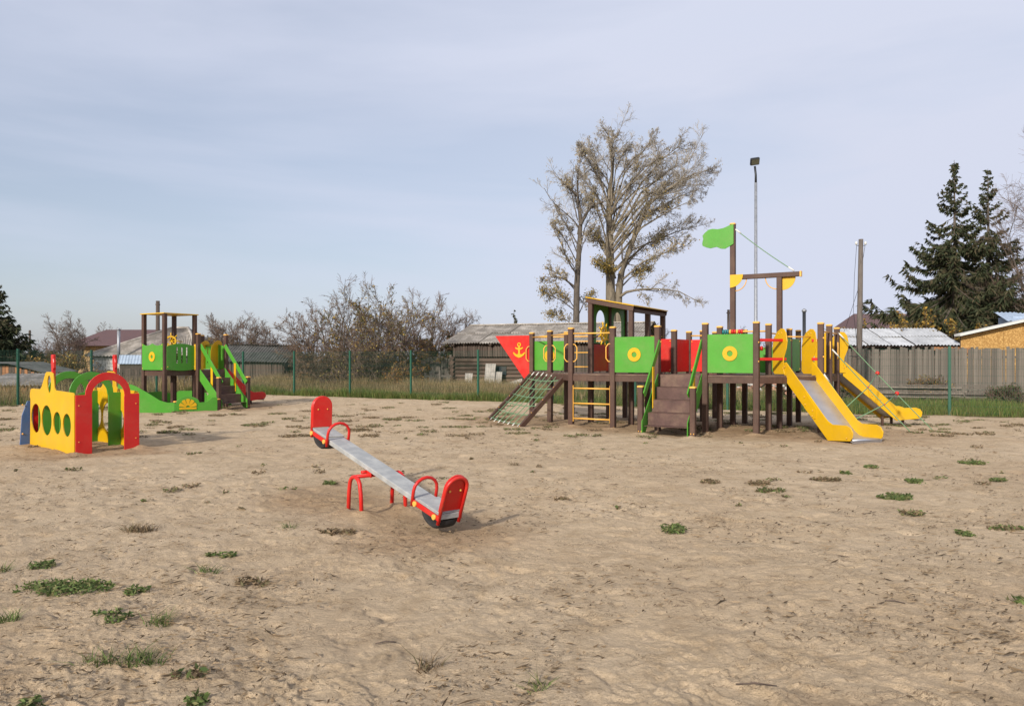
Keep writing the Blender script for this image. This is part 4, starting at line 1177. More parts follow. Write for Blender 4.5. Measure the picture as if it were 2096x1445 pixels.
def plank_fence(name, O, e, L, h, bw, mat, label, seed, z0=0.0, hv=0.05, skip=0.02):
    e = Vector(e).normalized(); n = Vector((e.y, -e.x, 0))
    o = thing(name, O, label, 'fence')
    boards('plank', o, mat, Vector(O), e, n, L, h, bw, 0.002, 0.025, seed, hv, z0, 0.018, skip)
    for z in (h * 0.3, h * 0.82):
        MB().bar(Vector(O) - n * 0.05 + ZUP * (z + z0), Vector(O) + e * L - n * 0.05 + ZUP * (z + z0), 0.05, 0.09).build('fence_rail', mat, o)
    k = 0
    while k < L:
        MB().box(Vector(O) + e * k - n * 0.12 + ZUP * (h / 2 + z0), (0.1, 0.1, h)).build('fence_post', mat, o); k += 2.6
    return o
PF0 = at(1690, 33.2); PF1 = at(2150, 31.6)
plank_fence('plank_fence', PF0, PF1 - PF0, (PF1 - PF0).length, 2.10, 0.115, GREYW, 'long weathered grey plank fence behind the right slide', 12, hv=0.07, skip=0.0)
plank_fence('plank_fence', at(838, 40.6), (1, -0.05, 0), 2.3, 1.78, 0.12, GREYW, 'short leaning grey plank fence at the left end of the barn', 14, hv=0.12)
plank_fence('picket_fence', at(870, 39.2), (1, 0.0, 0), 1.35, 0.95, 0.10, GREYW, 'broken low picket section in front of the short grey fence', 15, hv=0.2, skip=0.3)
plank_fence('plank_fence', at(196, 37.6), (1, 0.1, 0), 3.1, 1.15, 0.14, DARKW, 'dark low plank fence under the slate house', 16, hv=0.1)

def build_right_buildings():
    # shed with pale roof behind the plank fence
    O = at(1722, 37.5); e = Vector((1, -0.02, 0)).normalized(); d = Vector((0.02, 1, 0)).normalized()
    B = thing('roofed_shed', O, 'low shed with pale corrugated roof behind the plank fence', 'shed')
    L = 5.7
    MB().box(O + e * L / 2 + d * 1.5 + ZUP * 1.1, (L - 0.3, 2.6, 2.3), frame(e, d, ZUP)).build('wall', DARKW, B)
    MB().bar(O + ZUP * 2.28 - d * 0.1, O + e * L + ZUP * 2.28 - d * 0.1, 0.12, 0.12).build('eave_beam', DARKW, B)
    MB().bar(O + e * 4.3 + ZUP * 2.16 - d * 0.14, O + e * L + ZUP * 2.16 - d * 0.14, 0.06, 0.16).build('fascia', ORGW, B)
    s = d * 2.6 + ZUP * 0.85
    roof_sheets(B, O - d * 0.35 + ZUP * 2.34, e, s, L, s.length, 5, 2, SLATEW, 7, 0.03, 5)
    # strand-board house on the right with sloping white edge and blue roof
    O = at(1966, 37.0); B = thing('strand_board_house', O, 'yellow strand-board outbuilding with white roof edge and blue roof at right edge', 'outbuilding')
    W = 3.1; d = Vector((0, 1, 0)); e = Vector((1, 0, 0))
    zl = EYE + (HY - 684) / F_PX * 37; zr = EYE + (HY - 655) / F_PX * 37
    MB().plate([(0, 0), (W, 0), (W, zr), (0.0, zl - 0.10)], [], O + d * 0.05, e, ZUP, 0.05).build('core', DARKW, B)
    for i in range(3):
        x0, x1 = W * i / 3 + 0.008, W * (i + 1) / 3 - 0.008
        za, zb = [zl - 0.12 + (zr - zl) * x / W for x in (x0, x1)]
        MB().plate([(x0, 0.2), (x1, 0.2), (x1, zb), (x0, za)], [], O, e, ZUP, 0.02).build('wall_panel', OSB, B)
    MB().bar(O + e * -0.25 + ZUP * (zl - 0.06) - d * 0.15, O + e * (W + 0.1) + ZUP * (zr + 0.02) - d * 0.15, 0.5, 0.10).build('roof_edge', WHT, B)
    MB().bar(O + e * (W + 0.06) - d * 0.06, O + e * (W + 0.06) - d * 0.06 + ZUP * (zr + 0.1), 0.12, 0.14, (1, 0, 0)).build('corner_post', pmat('dark_red_paint', (0.14, 0.035, 0.025), 0.7), B)
    MB().box(O + e * 0.25 + ZUP * 2.05 - d * 0.08, (0.55, 0.1, 0.28)).build('fascia', ORGW, B)
    OO = at(2060, 38.5, 657)
    roof_sheets(B, OO, Vector((1, 0.0, 0)), Vector((0.62, 1.0, 0.30)), 4.0, 1.9, 4, 1, BLROOF, 5, 0.025, 2)
    MB().box(at(2110, 39, 700) + Vector((0.4, 0.6, -0.3)), (2.6, 1.2, 3.2)).build('wing_wall', BLROOF, B)
    # brown-roofed house further back
    O = at(1762, 56); B = thing('brown_roof_house', O, 'house with plain dark brown roof behind the pale shed', 'house')
    z0 = EYE + (HY - 680) / F_PX * 56; z1 = EYE + (HY - 641) / F_PX * 58
    MB().box(O + Vector((3, 3, z0 / 2)), (6, 5, z0)).build('wall', YBRICK, B)
    p = [O + Vector((-0.3, -0.4, z0)), O + Vector((8.3, -0.4, z0)), O + Vector((8.0, 2.8, z1)), O + Vector((0.75, 2.8, z1)), O + Vector((-0.3, 6, z0)), O + Vector((8.3, 6, z0))]
    MB().add(p, [(0, 1, 2, 3), (4, 3, 2, 5), (0, 3, 4), (1, 5, 2), (0, 4, 5, 1)]).build('roof', BRROOF, B)
build_right_buildings()

def build_left_buildings():
    # slate hip-roofed house
    O = at(190, 45); B = thing('slate_roof_house', O, 'white block house with pale slate hip roof behind the play tower', 'house')
    W, D = 6.2, 5.5
    ze = EYE + (HY - 741) / F_PX * 45 + 0.35; zr = EYE + (HY - 671) / F_PX * 47.7
    MB().box(O + Vector((W / 2, D / 2, ze / 2)), (W - 0.1, D, ze)).build('wall', WBLOCK, B)
    bk = MB().box((0, 0, 0), (0.39, 0.10, 0.185)).mesh('block')
    for r in range(int(ze / 0.2)):
        for c in range(int(W / 0.41) + 1):
            x = 0.41 * c + (0.2 if r % 2 else 0)
            if x < W - 0.2: link('block', bk, B, O + Vector((x + 0.2, -0.04, 0.1 + 0.2 * r)), None, WBLOCK)
    a, b, c, d = O + Vector((-0.35, -0.4, ze)), O + Vector((W + 0.35, -0.4, ze)), O + Vector((W + 0.35, D + 0.4, ze)), O + Vector((-0.35, D + 0.4, ze))
    r0, r1 = O + Vector((W * 0.56, D * 0.5, zr)), O + Vector((W * 0.72, D * 0.5, zr))
    # ribbed hip faces, each with real corrugation
    def face(name, p0, p1, q0, q1, n):
        mb = MB(); vs = []; 
        nn = (p1 - p0).cross(q0 - p0).normalized()
        for i in range(n * 4 + 1):
            t = i / (n * 4); h = 0.035 * math.cos(2 * math.pi * t * n)
            vs += [p0 + (p1 - p0) * t + nn * h, q0 + (q1 - q0) * t + nn * h * 0.6]
        mb.add(vs, [(2 * i, 2 * i + 2, 2 * i + 3, 2 * i + 1) for i in range(n * 4)])
        mb.build(name, SLATE, B)
    face('roof_slope', a, b, r0, r1, 34); face('roof_slope', b, c, r1, r1, 26); face('roof_slope', c, d, r1, r0, 34); face('roof_slope', d, a, r0, r0, 26)
    MB().tube([a, r0], 0.09, 6).build('hip_ridge', SLATE, B); MB().tube([b, r1], 0.09, 6).build('hip_ridge', SLATE, B); MB().tube([r0, r1], 0.09, 6).build('hip_ridge', SLATE, B)
    # pale blue porch band and its dark front
    P = at(245, 43.6)
    me = corrugated(1.6, 0.55, 9, 0.02, 'porch_sheet')
    for i in range(2):
        link('porch_sheet', me, B, P + Vector((1.6 * i - 0.1, 0.0, EYE + (HY - 745) / F_PX * 43.6)), frame((1, 0, 0), Vector((0, 0.35, 0.94)).normalized()), BLROOF)
    MB().box(P + Vector((1.45, 0.4, 0.7)), (3.0, 0.6, 1.35)).build('porch', DARKW, B)
    c = at(243, 44.2); z0, z1 = [EYE + (HY - k) / F_PX * 44.2 for k in (722, 672)]
    MB().tube([c + ZUP * (z0 - 0.6), c + ZUP * (z1 - 0.1)], 0.09, 8).build('chimney', GALV, B)
    MB().tube([c + ZUP * (z1 - 0.1), c + ZUP * z1], [0.13, 0.05], 8).build('chimney_cowl', GALV, B)
    # brown-roofed brick house behind
    O = at(146, 62); B = thing('brown_roof_house', O, 'yellow brick house with brown metal roof at the left behind the bare tree', 'house')
    ze = EYE + (HY - 708) / F_PX * 62; zr = EYE + (HY - 674) / F_PX * 64
    MB().box(O + Vector((3.2, 3, ze / 2)), (6.2, 5.6, ze)).build('wall', YBRICK, B)
    w = MB().box(O + Vector((0.5, 0.14, ze - 0.7)), (0.7, 0.1, 0.9)).build('window', GLASS, B)
    MB().box(O + Vector((0.5, 0.10, ze - 0.7)), (0.06, 0.1, 0.9)).build('window_frame', WHT, w)
    p = [O + Vector((-0.4, -0.5, ze)), O + Vector((6.8, -0.5, ze)), O + Vector((6.0, 2.9, zr)), O + Vector((1.3, 2.9, zr)), O + Vector((-0.4, 6.3, ze)), O + Vector((6.8, 6.3, ze))]
    MB().add(p, [(0, 1, 2, 3), (4, 3, 2, 5), (0, 3, 4), (1, 5, 2), (0, 4, 5, 1)]).build('roof', BRROOF, B)
    # dark mossy shed right of the tower
    O = at(430, 42); B = thing('mossy_shed', O, 'dark old shed with sagging mossy slate roof right of the play tower', 'shed')
    ze = EYE + (HY - 738) / F_PX * 42; zr = EYE + (HY - 707) / F_PX * 44
    MB().box(O + Vector((2.0, 2, ze / 2)), (3.8, 3.2, ze)).build('wall', DARKW, B)
    boards('wall_board', B, DARKW, O + Vector((0.0, 0.34, 0)), Vector((1, 0, 0)), Vector((0, -1, 0)), 3.9, ze, 0.15, seed=21)
    s = Vector((0.0, 2.2, zr - ze))
    roof_sheets(B, O + Vector((-0.3, 0.0, ze)), Vector((1, 0.02, -0.02)), s, 4.5, s.length, 4, 2, SLATED, 7, 0.03, 23)
    s = Vector((0.0, -2.2, zr - ze))
    roof_sheets(B, O + Vector((4.2, 4.4, ze)), Vector((-1, 0, 0)), s, 4.5, s.length, 4, 2, SLATED, 7, 0.03, 24)
    # small blue-roofed lean-to in the gap
    O = at(578, 50); B = thing('blue_roof_shed', O, 'small far shed with pale blue roof in the gap between bushes', 'shed')
    MB().box(O + Vector((0.9, 1, 0.7)), (1.7, 1.6, 1.5)).build('wall', WBLOCK, B)
    roof_sheets(B, O + Vector((-0.1, 0.0, 1.45)), Vector((1, 0, 0)), Vector((0, 1.8, 0.7)), 2.0, 1.9, 2, 1, BLROOF, 6, 0.02, 31)
    # ruined sheds at the left edge
    O = at(-40, 31.5); B = thing('plank_shed', O, 'low orange plank shed with slate roof at the left edge', 'shed')
    ze = EYE + (HY - 790) / F_PX * 31.5; zr = EYE + (HY - 768) / F_PX * 33.5
    boards('orange_board', B, ORGW, O, Vector((1, 0, 0)), Vector((0, -1, 0)), 2.9, ze, 0.15, seed=33)
    MB().box(O + Vector((1.45, 1.1, ze / 2)), (2.8, 2.0, ze)).build('wall', DARKW, B)
    s = Vector((0, 2.2, zr - ze))
    roof_sheets(B, O + Vector((-0.2, -0.25, ze + 0.04)), Vector((1, 0, 0.0)), s, 3.2, s.length, 3, 1, SLATE, 7, 0.03, 34)
    O = at(-60, 36); B = thing('brown_board_shed', O, 'long red-brown board shed with slanting top behind the plank shed', 'shed')
    z0, z1 = EYE + (HY - 745) / F_PX * 36, EYE + (HY - 765) / F_PX * 36
    rng = random.Random(41)
    MB().plate([(0, 0), (3.6, 0), (3.6, z1 - 0.05), (1.9, z0 - 0.08), (0, z0 - 0.08)], [], O + Vector((0, 0.1, 0)), Vector((1, 0, 0)), ZUP, 0.05).build('wall', DARKW, B)
    bm = [MB().box((0, 0, 0.5), (0.14, 0.03, 1)).mesh('wall_board') for _ in range(2)]
    for i in range(24):
        x = 0.15 * (i + 0.5); h = z0 if x < 1.9 else z0 + (z1 - z0) * (x - 1.9) / 1.7
        q = 0 if rng.random() < 0.5 else 1
        link('wall_board', bm[q], B, O + Vector((x, 0, 0)), Matrix.Diagonal((1, 1, h - rng.uniform(0.02, 0.1))), (ORGW, DARKW)[q])
    MB().add([O + Vector(k) for k in ((-0.2, -0.3, z0 + 0.02), (1.95, -0.3, z0 + 0.02), (3.75, -0.3, z1 + 0.02), (3.75, 2.4, z1 + 0.10), (1.95, 2.4, z0 + 0.1), (-0.2, 2.4, z0 + 0.1))],
             [(0, 1, 4, 5), (1, 2, 3, 4)]).build('roof', SLATED, B)
    bevel(B.children[-1], 0.001)
    sm = B.children[-1].modifiers.new('thick', 'SOLIDIFY'); sm.thickness = 0.06
build_left_buildings()

# timber stack along the plank fence, brick heap under the ship
def build_heaps():
    rng = random.Random(51)
    a = at(1795, 30.4); b = at(2130, 28.6); e = (b - a).normalized(); L = (b - a).length
    me = MB().box((0, 0, 0), (1, 0.16, 0.045)).mesh('board')
    T = thing('timber_stack', a, 'long stack of grey boards lying along the plank fence', 'timber stack')
    for lay in range(7):
        for k in range(2):
            ll = L * rng.uniform(0.42, 0.52)
            p = a + e * (ll / 2 + (L - ll) * k + rng.uniform(-0.1, 0.1)) + ZUP * (0.16 + 0.075 * lay) + Vector((0, 1, 0)) * rng.uniform(-0.15, 0.1)
            link('board', me, T, p, frame(e, Vector((-e.y, e.x, 0)), ZUP) @ Matrix.Rotation(rng.uniform(-0.012, 0.012), 3, 'Y') @ Matrix.Diagonal((ll, 1, 1)), GREYW)
    for k in range(5):
        MB().box(a + e * (L * (0.1 + 0.2 * k)) + ZUP * 0.08, (0.12, 0.5, 0.14)).build('bearer', DARKW, T)
    c = at(1560, 31.5)
    H = thing('brick_heap', c, 'heap of broken bricks and rubble seen beneath the ship deck', 'rubble heap')
    bm = [MB().box((0, 0, 0), (0.25, 0.12, 0.09)).mesh('brick') for _ in range(2)]
    for k in range(150):
        r = abs(rng.gauss(0, 1)); t = rng.uniform(-1, 1)
        x = rng.gauss(0, 0.75); y = rng.gauss(0, 0.4)
        z = max(0.02, 0.95 * math.exp(-(x / 1.1) ** 2 - (y / 0.6) ** 2) * rng.uniform(0.6, 1.0) + 0.05)
        R = Matrix.Rotation(rng.uniform(0, 6), 3, 'Z') @ Matrix.Rotation(rng.gauss(0, 0.5), 3, 'X') @ Matrix.Rotation(rng.gauss(0, 0.5), 3, 'Y') @ Matrix.Diagonal((rng.uniform(0.5, 1), 1, rng.uniform(0.8, 1.1)))
        q = 0 if rng.random() < 0.72 else 1
        link('brick', bm[q], H, c + Vector((x, y, z)), R, (RBRICK, WBLOCK)[q])
build_heaps()
# ---------------------------------------------------------------- vegetation
def nrm(a): return a / (np.linalg.norm(a, axis=-1, keepdims=True) + 1e-9)
def child_level(rng, par, plen, prad, nper, t0, t1, ang, lr, up, wob, K, taper=0.35, rr=0.55, tip=0.0, rmin=0.004, shape=0.5, bias=None):
    """grow nper children on every parent polyline (N,K,3)"""
    Np, Kp, _ = par.shape
    M = Np * nper
    pi = np.repeat(np.arange(Np), nper)
    t = t0 + (t1 - t0) * ((np.tile(np.arange(nper), Np) + rng.random(M)) / nper)
    x = t * (Kp - 1); i = np.minimum(x.astype(int), Kp - 2); f = (x - i)[:, None]
    p = par[pi, i] * (1 - f) + par[pi, i + 1] * f
    tan = nrm(par[pi, i + 1] - par[pi, i])
    r = rng.normal(size=(M, 3)); side = nrm(r - tan * (r * tan).sum(1, keepdims=True))
    a = rng.uniform(ang[0], ang[1], M)[:, None]
    d = nrm(tan * np.cos(a) + side * np.sin(a))
    L = plen[pi] * rng.uniform(lr[0], lr[1], M) * (1 - shape * t)
    rad = np.maximum(prad[pi, i] * rr, rmin) * rng.uniform(0.8, 1.1, M)
    out = np.empty((M, K, 3)); out[:, 0] = p
    step = (L / (K - 1))[:, None]
    for k in range(1, K):
        d = nrm(d + rng.normal(size=(M, 3)) * wob + np.array([0, 0, up]) + (0 if bias is None else np.array(bias)))
        out[:, k] = out[:, k - 1] + d * step
    tp = np.linspace(1, taper, K)[None, :]
    return out, L, np.maximum(rad[:, None] * tp, rmin * 0.6)
def path(pts, K):
    pts = np.array(pts, float); t = np.linspace(0, len(pts) - 1, K); i = np.minimum(t.astype(int), len(pts) - 2); f = (t - i)[:, None]
    return pts[i] * (1 - f) + pts[i + 1] * f
def leaf_quads(rng, P, size, cols, droop=0.0):
    """diamond leaves at points P"""
    n = len(P)
    a = nrm(rng.normal(size=(n, 3)) + np.array([0, 0, -droop])); b = nrm(np.cross(a, rng.normal(size=(n, 3))))
    s = size * rng.uniform(0.6, 1.3, n)[:, None]
    c = P[:, None] + np.stack([-a * s, b * s * 0.5, a * s, -b * s * 0.5], 1)
    cols = np.array(cols); ci = cols[rng.integers(0, len(cols), n)] * rng.uniform(0.7, 1.25, (n, 1))
    f = np.arange(n * 4).reshape(n, 4)
    return c.reshape(-1, 3), f, np.repeat(ci, 4, 0)
def pick_on(rng, lines, n, w=None, jit=0.04):
    N_, K, _ = lines.shape
    i = rng.choice(N_, n, p=w) if w is not None else rng.integers(0, N_, n)
    k = rng.integers(0, K - 1, n); f = rng.random(n)[:, None]
    return lines[i, k] * (1 - f) + lines[i, k + 1] * f + rng.normal(size=(n, 3)) * jit
def make_tree(name, base, label, cat, stems, levels, seed, bark, twig, leaves=0, lsize=0.1, lcols=None, lw=None, group=None, split=2, up_leaf=0.0, jit=0.04):
    rng = np.random.default_rng(seed)
    o = thing(name, base, label, cat, group)
    b = np.array(base)
    par = np.array([s[0] for s in stems]) + b
    rad = np.array([s[1] for s in stems])
    ln = np.linalg.norm(np.diff(par, axis=1), axis=2).sum(1)
    lv = [(par, rad)]
    P, L, R = par, ln, rad
    for kw in levels:
        P, L, R = child_level(rng, P, L, R, **kw)
        lv.append((P, R))
    tv, tf, n0 = [], [], 0
    for q, (p, r) in enumerate(lv[:split]):
        v, f = tubes(p, r, 9 if q == 0 else 6)
        tv.append(v); tf.append(f + n0); n0 += len(v)
    link('trunk', np_mesh('trunk', np.concatenate(tv) - b, [np.concatenate(tf)], True), o, base, None, bark)
    tv, tf, n0 = [], [], 0
    for q, (p, r) in enumerate(lv[split:]):
        v, f = tubes(p, r, 4 if q == 0 else 3)
        tv.append(v); tf.append(f + n0); n0 += len(v)
    c = link('crown', np_mesh('crown', np.concatenate(tv) - b, [np.concatenate(tf)]), o, base, None, twig)
    if leaves:
        src = lv[-1][0]
        w = None
        if lw is not None:
            w = lw(src[:, 0] - b); w = w / w.sum()
        Q = pick_on(rng, src, leaves, w, jit)
        v, f, col = leaf_quads(rng, Q, lsize, lcols, up_leaf)
        link('leaves', np_mesh('leaves', v - b, [f], False, col), c, base, None, LEAFM)
    return o
OCHRE = [(0.36, 0.25, 0.07), (0.27, 0.20, 0.07), (0.20, 0.17, 0.06), (0.42, 0.29, 0.08), (0.17, 0.155, 0.065)]
GREY_L = [(0.20, 0.17, 0.12), (0.16, 0.14, 0.10), (0.24, 0.19, 0.11)]
def stem(pts, r0, r1, K=10):
    return (path(pts, K), np.linspace(r0, r1, K))
LV = lambda **k: k
# the big bare tree behind the cabin: two fused stems and long limbs to the right
bt = at(1253, 50)
S = 50 / F_PX
def im(px, py, dy=0.0): return ((px - 1253) * S, dy, EYE - (py - HY) * S)
def limb_set(rg, targets, trunk, r):
    out = []
    for px, py, y0, dy in targets:
        tx = trunk(y0)
        mx, my = tx + (px - tx) * 0.42, y0 + (py - y0) * 0.60
        qx, qy = tx + (px - tx) * 0.76, y0 + (py - y0) * 0.86
        L = math.hypot(px - tx, py - y0)
        out.append(stem([im(tx, y0, 0), im(mx + rg.uniform(-6, 6), my, dy * 0.4), im(qx + rg.uniform(-6, 6), qy, dy * 0.8), im(px, py, dy)], r * (0.5 + L / 330), 0.013))
    return out
rg = random.Random(71)
CROWN = [(1182, 322, 430, -1.5), (1205, 292, 440, 1.2), (1238, 280, 420, -1.0), (1262, 274, 400, 0.8), (1290, 292, 420, 1.5), (1322, 305, 440, -1.6), (1352, 315, 470, 1.0), (1385, 308, 480, -1.2),
         (1412, 318, 500, 1.6), (1440, 353, 510, -0.6), (1448, 376, 520, 1.2), (1415, 348, 470, 2.4), (1365, 348, 440, 2.6), (1330, 348, 430, -2.6), (1290, 338, 420, -2.4), (1230, 338, 440, 2.5),
         (1200, 349, 480, 1.8), (1205, 414, 540, -1.6), (1400, 424, 540, -2.0), (1432, 456, 560, 1.4), (1380, 404, 520, 2.2), (1340, 404, 500, -2.5), (1395, 509, 585, -1.2), (1372, 474, 560, 2.0), (1340, 544, 600, 1.6), (1300, 364, 470, 2.8),
         (1215, 474, 570, 1.5), (1222, 544, 610, -1.4)]
trunk = lambda y: 1252 + (8 if y > 560 else 0)
make_tree('bare_poplar', bt, 'tallest bare poplar with ochre leaf remnants rising behind the ship cabin', 'tree',
    [stem([(0.0, 0, -0.3), im(1250, 620), im(1250, 500, .3), im(1248, 400, .5), im(1256, 350, .6), im(1260, 300, .6)], 0.40, 0.03),
     stem([(0.45, 0.2, -0.3), im(1264, 620), im(1272, 560), im(1290, 500, -.5), im(1322, 425, -1), im(1372, 385, -1.4), im(1425, 362, -1.6)], 0.30, 0.018),
     stem([im(1262, 612), im(1282, 598, -.6), im(1320, 594, -1), im(1375, 598, -1.4), im(1420, 622, -1.5)], 0.11, 0.013)] + limb_set(rg, CROWN, trunk, 0.075),
    [LV(nper=11, t0=0.30, t1=0.99, ang=(0.3, 0.8), lr=(0.17, 0.32), up=0.06, wob=0.15, K=6, rr=0.34, shape=0.40, rmin=0.014),
     LV(nper=7, t0=0.12, t1=1.0, ang=(0.35, 0.9), lr=(0.35, 0.6), up=0.05, wob=0.17, K=4, rr=0.55, rmin=0.012),
     LV(nper=7, t0=0.12, t1=1.0, ang=(0.35, 0.95), lr=(0.45, 0.85), up=0.03, wob=0.18, K=3, rr=0.6, rmin=0.009),
     LV(nper=2, t0=0.3, t1=1.0, ang=(0.35, 0.9), lr=(0.6, 1.1), up=0.0, wob=0.15, K=2, rr=0.7, rmin=0.0085)],
    7, BARKP, TWIGP, 6500, 0.068, OCHRE, lambda d: np.exp(-((d[:, 0] - 0.3) / 1.9) ** 2 - ((d[:, 2] - 7.0) / 3.4) ** 2) + 0.012 + 0.35 * np.exp(-((d[:, 0] - 3.0) / 1.3) ** 2 - ((d[:, 2] - 10.0) / 1.4) ** 2), jit=0.13)
bt2 = at(1178, 48.5); S = 48.5 / F_PX
def im(px, py, dy=0.0): return ((px - 1178) * S, dy, EYE - (py - HY) * S)
make_tree('bare_poplar', bt2, 'slimmer bare poplar with a thin straight trunk left of the tallest one', 'tree',
    [stem([(0, 0, -0.3), im(1180, 600), im(1186, 500), im(1190, 440, .2), im(1182, 390, .3), im(1186, 335, .3)], 0.24, 0.02),
     stem([im(1188, 460), im(1205, 430, -.3), im(1235, 415, -.6)], 0.12, 0.02),
     stem([im(1182, 400), im(1162, 385, -.3), im(1150, 378, -.4)], 0.08, 0.02),
     stem([im(1180, 590), im(1150, 570, -.5), im(1110, 570, -.8)], 0.07, 0.015)]
    + limb_set(rg, [(1140, 425, 500, 1), (1128, 470, 540, -1), (1120, 545, 600, 1), (1108, 600, 640, -1), (1125, 640, 680, .8), (1160, 365, 450, 1), (1188, 322, 420, -.6), (1215, 385, 480, 1), (1212, 470, 550, -1), (1150, 520, 590, -1.5), (1140, 590, 640, 1.5), (1215, 600, 650, 1), (1150, 445, 520, 1.8)], lambda y: 1182, 0.05),
    [LV(nper=11, t0=0.25, t1=0.99, ang=(0.35, 0.95), lr=(0.16, 0.32), up=0.05, wob=0.16, K=6, rr=0.34, shape=0.35, rmin=0.013),
     LV(nper=7, t0=0.15, t1=1.0, ang=(0.4, 1.0), lr=(0.4, 0.65), up=0.04, wob=0.18, K=5, rr=0.5, rmin=0.013),
     LV(nper=7, t0=0.12, t1=1.0, ang=(0.4, 1.0), lr=(0.4, 0.7), up=0.03, wob=0.2, K=3, rr=0.6, rmin=0.010),
     LV(nper=3, t0=0.2, t1=1.0, ang=(0.4, 0.9), lr=(0.5, 0.9), up=0.02, wob=0.15, K=2, rr=0.7, rmin=0.008)],
    8, BARK, TWIGP, 3200, 0.06, OCHRE, lambda d: np.exp(-((d[:, 2] - 4.5) / 2.2) ** 2) + 0.15, jit=0.15)

def bush_tree(px, Y, pyt, seed, label, spread=0.35, nst=4, leaves=0, lcols=None, cat='tree', name='bare_tree', dens=1.0, bark=BARK, twig=TWIG, lsize=0.06, group=None, lw=None, base_w=0.12, lean=0.0, kmul=(11, 9, 8)):
    b = at(px, Y); h = EYE + (HY - pyt) / F_PX * Y
    rg = random.Random(seed); st = []
    for k in range(nst):
        a = 2 * math.pi * (k + rg.random() * 0.7) / nst; sp = spread * h * rg.uniform(0.5, 1.0); hh = h * rg.uniform(0.5, 0.74)
        if k == 0: sp *= 0.25; hh = h * 0.74
        x, y = math.cos(a) * sp + lean * h, math.sin(a) * sp
        bx, by = math.cos(a) * base_w, math.sin(a) * base_w
        st.append(stem([(bx, by, -0.2), (bx + x * 0.25, by + y * 0.25, hh * 0.28), (x * 0.6, y * 0.6, hh * 0.6), (x, y, hh)], 0.022 * h * (0.8 if k else 1) * min(1, 3.0 / nst + 0.25), 0.012, 9))
    n1, n2, n3 = [max(2, int(q * dens)) for q in kmul]
    return make_tree(name, b, label, cat, st,
        [LV(nper=n1, t0=0.15, t1=0.97, ang=(0.5, 1.05), lr=(0.38, 0.58), up=0.05, wob=0.18, K=6, rr=0.45, shape=0.28, rmin=0.012),
         LV(nper=n2, t0=0.15, t1=1.0, ang=(0.4, 1.0), lr=(0.35, 0.6), up=0.06, wob=0.22, K=4, rr=0.55, rmin=0.010),
         LV(nper=n3, t0=0.15, t1=1.0, ang=(0.4, 0.9), lr=(0.45, 0.8), up=0.05, wob=0.2, K=2, rr=0.7, rmin=0.0075)],
        seed, bark, twig, leaves, lsize, lcols or OCHRE, lw, group)
DRYL = [(0.17, 0.105, 0.06), (0.13, 0.085, 0.05), (0.21, 0.13, 0.06), (0.10, 0.08, 0.045)]
ORANGE = [(0.40, 0.20, 0.05), (0.30, 0.16, 0.05), (0.26, 0.17, 0.06), (0.16, 0.13, 0.05)]
YELL = [(0.42, 0.26, 0.05), (0.34, 0.20, 0.045), (0.22, 0.16, 0.05), (0.14, 0.13, 0.05)]
DGRN = [(0.05, 0.06, 0.025), (0.07, 0.075, 0.03), (0.10, 0.085, 0.04)]
bush_tree(762, 37, 548, 101, 'dense dark bare tree with yellow leaf remnants, tallest between the tower and the barn', 0.48, 7, 3600, OCHRE + DGRN, dens=0.95, lsize=0.055, lw=lambda d: np.exp(-((d[:, 2] - 3.4) / 1.6) ** 2) + 0.1)
bush_tree(872, 46, 570, 102, 'fan-shaped bare tree with upright branches left of the barn roof', 0.40, 8, 0, dens=0.95)
bush_tree(945, 47, 600, 103, 'slender bare tree with a leaning trunk directly at the barn roof end', 0.30, 4, 0, lean=0.02)
bush_tree(682, 40, 585, 104, 'wide bare tree with a forked trunk left of the tallest dark tree', 0.55, 5, 300, DRYL, dens=0.9)
bush_tree(634, 42, 608, 105, 'spreading low bare tree at the edge of the gap, reddish twigs', 0.46, 5, 500, DRYL, dens=0.9)
bush_tree(815, 41, 585, 106, 'thin bare tree in between the dark tree and the fan-shaped one', 0.42, 5, 500, OCHRE)
bush_tree(505, 49, 628, 107, 'wide bare tree over the mossy shed roof, right of the tower', 0.62, 7, 0, dens=1.15)
bush_tree(430, 50, 640, 108, 'bare tree directly behind the tower stairs', 0.55, 6, 900, DRYL, dens=1.1)
bush_tree(548, 51, 672, 109, 'small pale bare tree at the right end of the mossy shed', 0.5, 4, 0)
bush_tree(143, 56, 630, 110, 'bare slender-twigged tree in front of the brown-roofed house', 0.34, 7, 0, dens=1.0)
bush_tree(210, 66, 648, 111, 'bare tree behind the brown roof of the left house', 0.5, 6, 0)
bush_tree(92, 70, 683, 112, 'small far bare tree beside the left spruce', 0.5, 5, 0)
bush_tree(2165, 44, 262, 113, 'tall bare tree cut by the right edge', 0.24, 5, 0, dens=1.2)
bush_tree(1345, 62, 660, 114, 'far bare scrub tree seen through the cabin posts', 0.5, 6, 600, DRYL)
bush_tree(1515, 70, 668, 115, 'far scrubby bush right of the flag mast', 0.6, 6, 600, DRYL)
def shrub(px, Y, pyt, seed, label, leaves, cols, nst=14, spread=0.6, dens=0.8, lsize=0.06, group=None, base_w=0.5, twig=TWIG):
    return bush_tree(px, Y, pyt, seed, label, spread, nst, leaves, cols, 'shrub', 'shrub', dens, TWIG, twig, lsize, group, None, base_w, 0.0, (10, 8, 6))
shrub(905, 44, 672, 201, 'green-brown round bush right beside the left barn corner', 6000, DGRN + DRYL, 12, 0.55, lsize=0.09)
shrub(830, 40.5, 690, 202, 'rusty orange-leaved bush behind the short grey fence', 3600, ORANGE, 12, 0.6)
shrub(818, 36.0, 738, 203, 'low bright orange bush close to the wire fence', 2600, ORANGE, 14, 0.6, lsize=0.05)
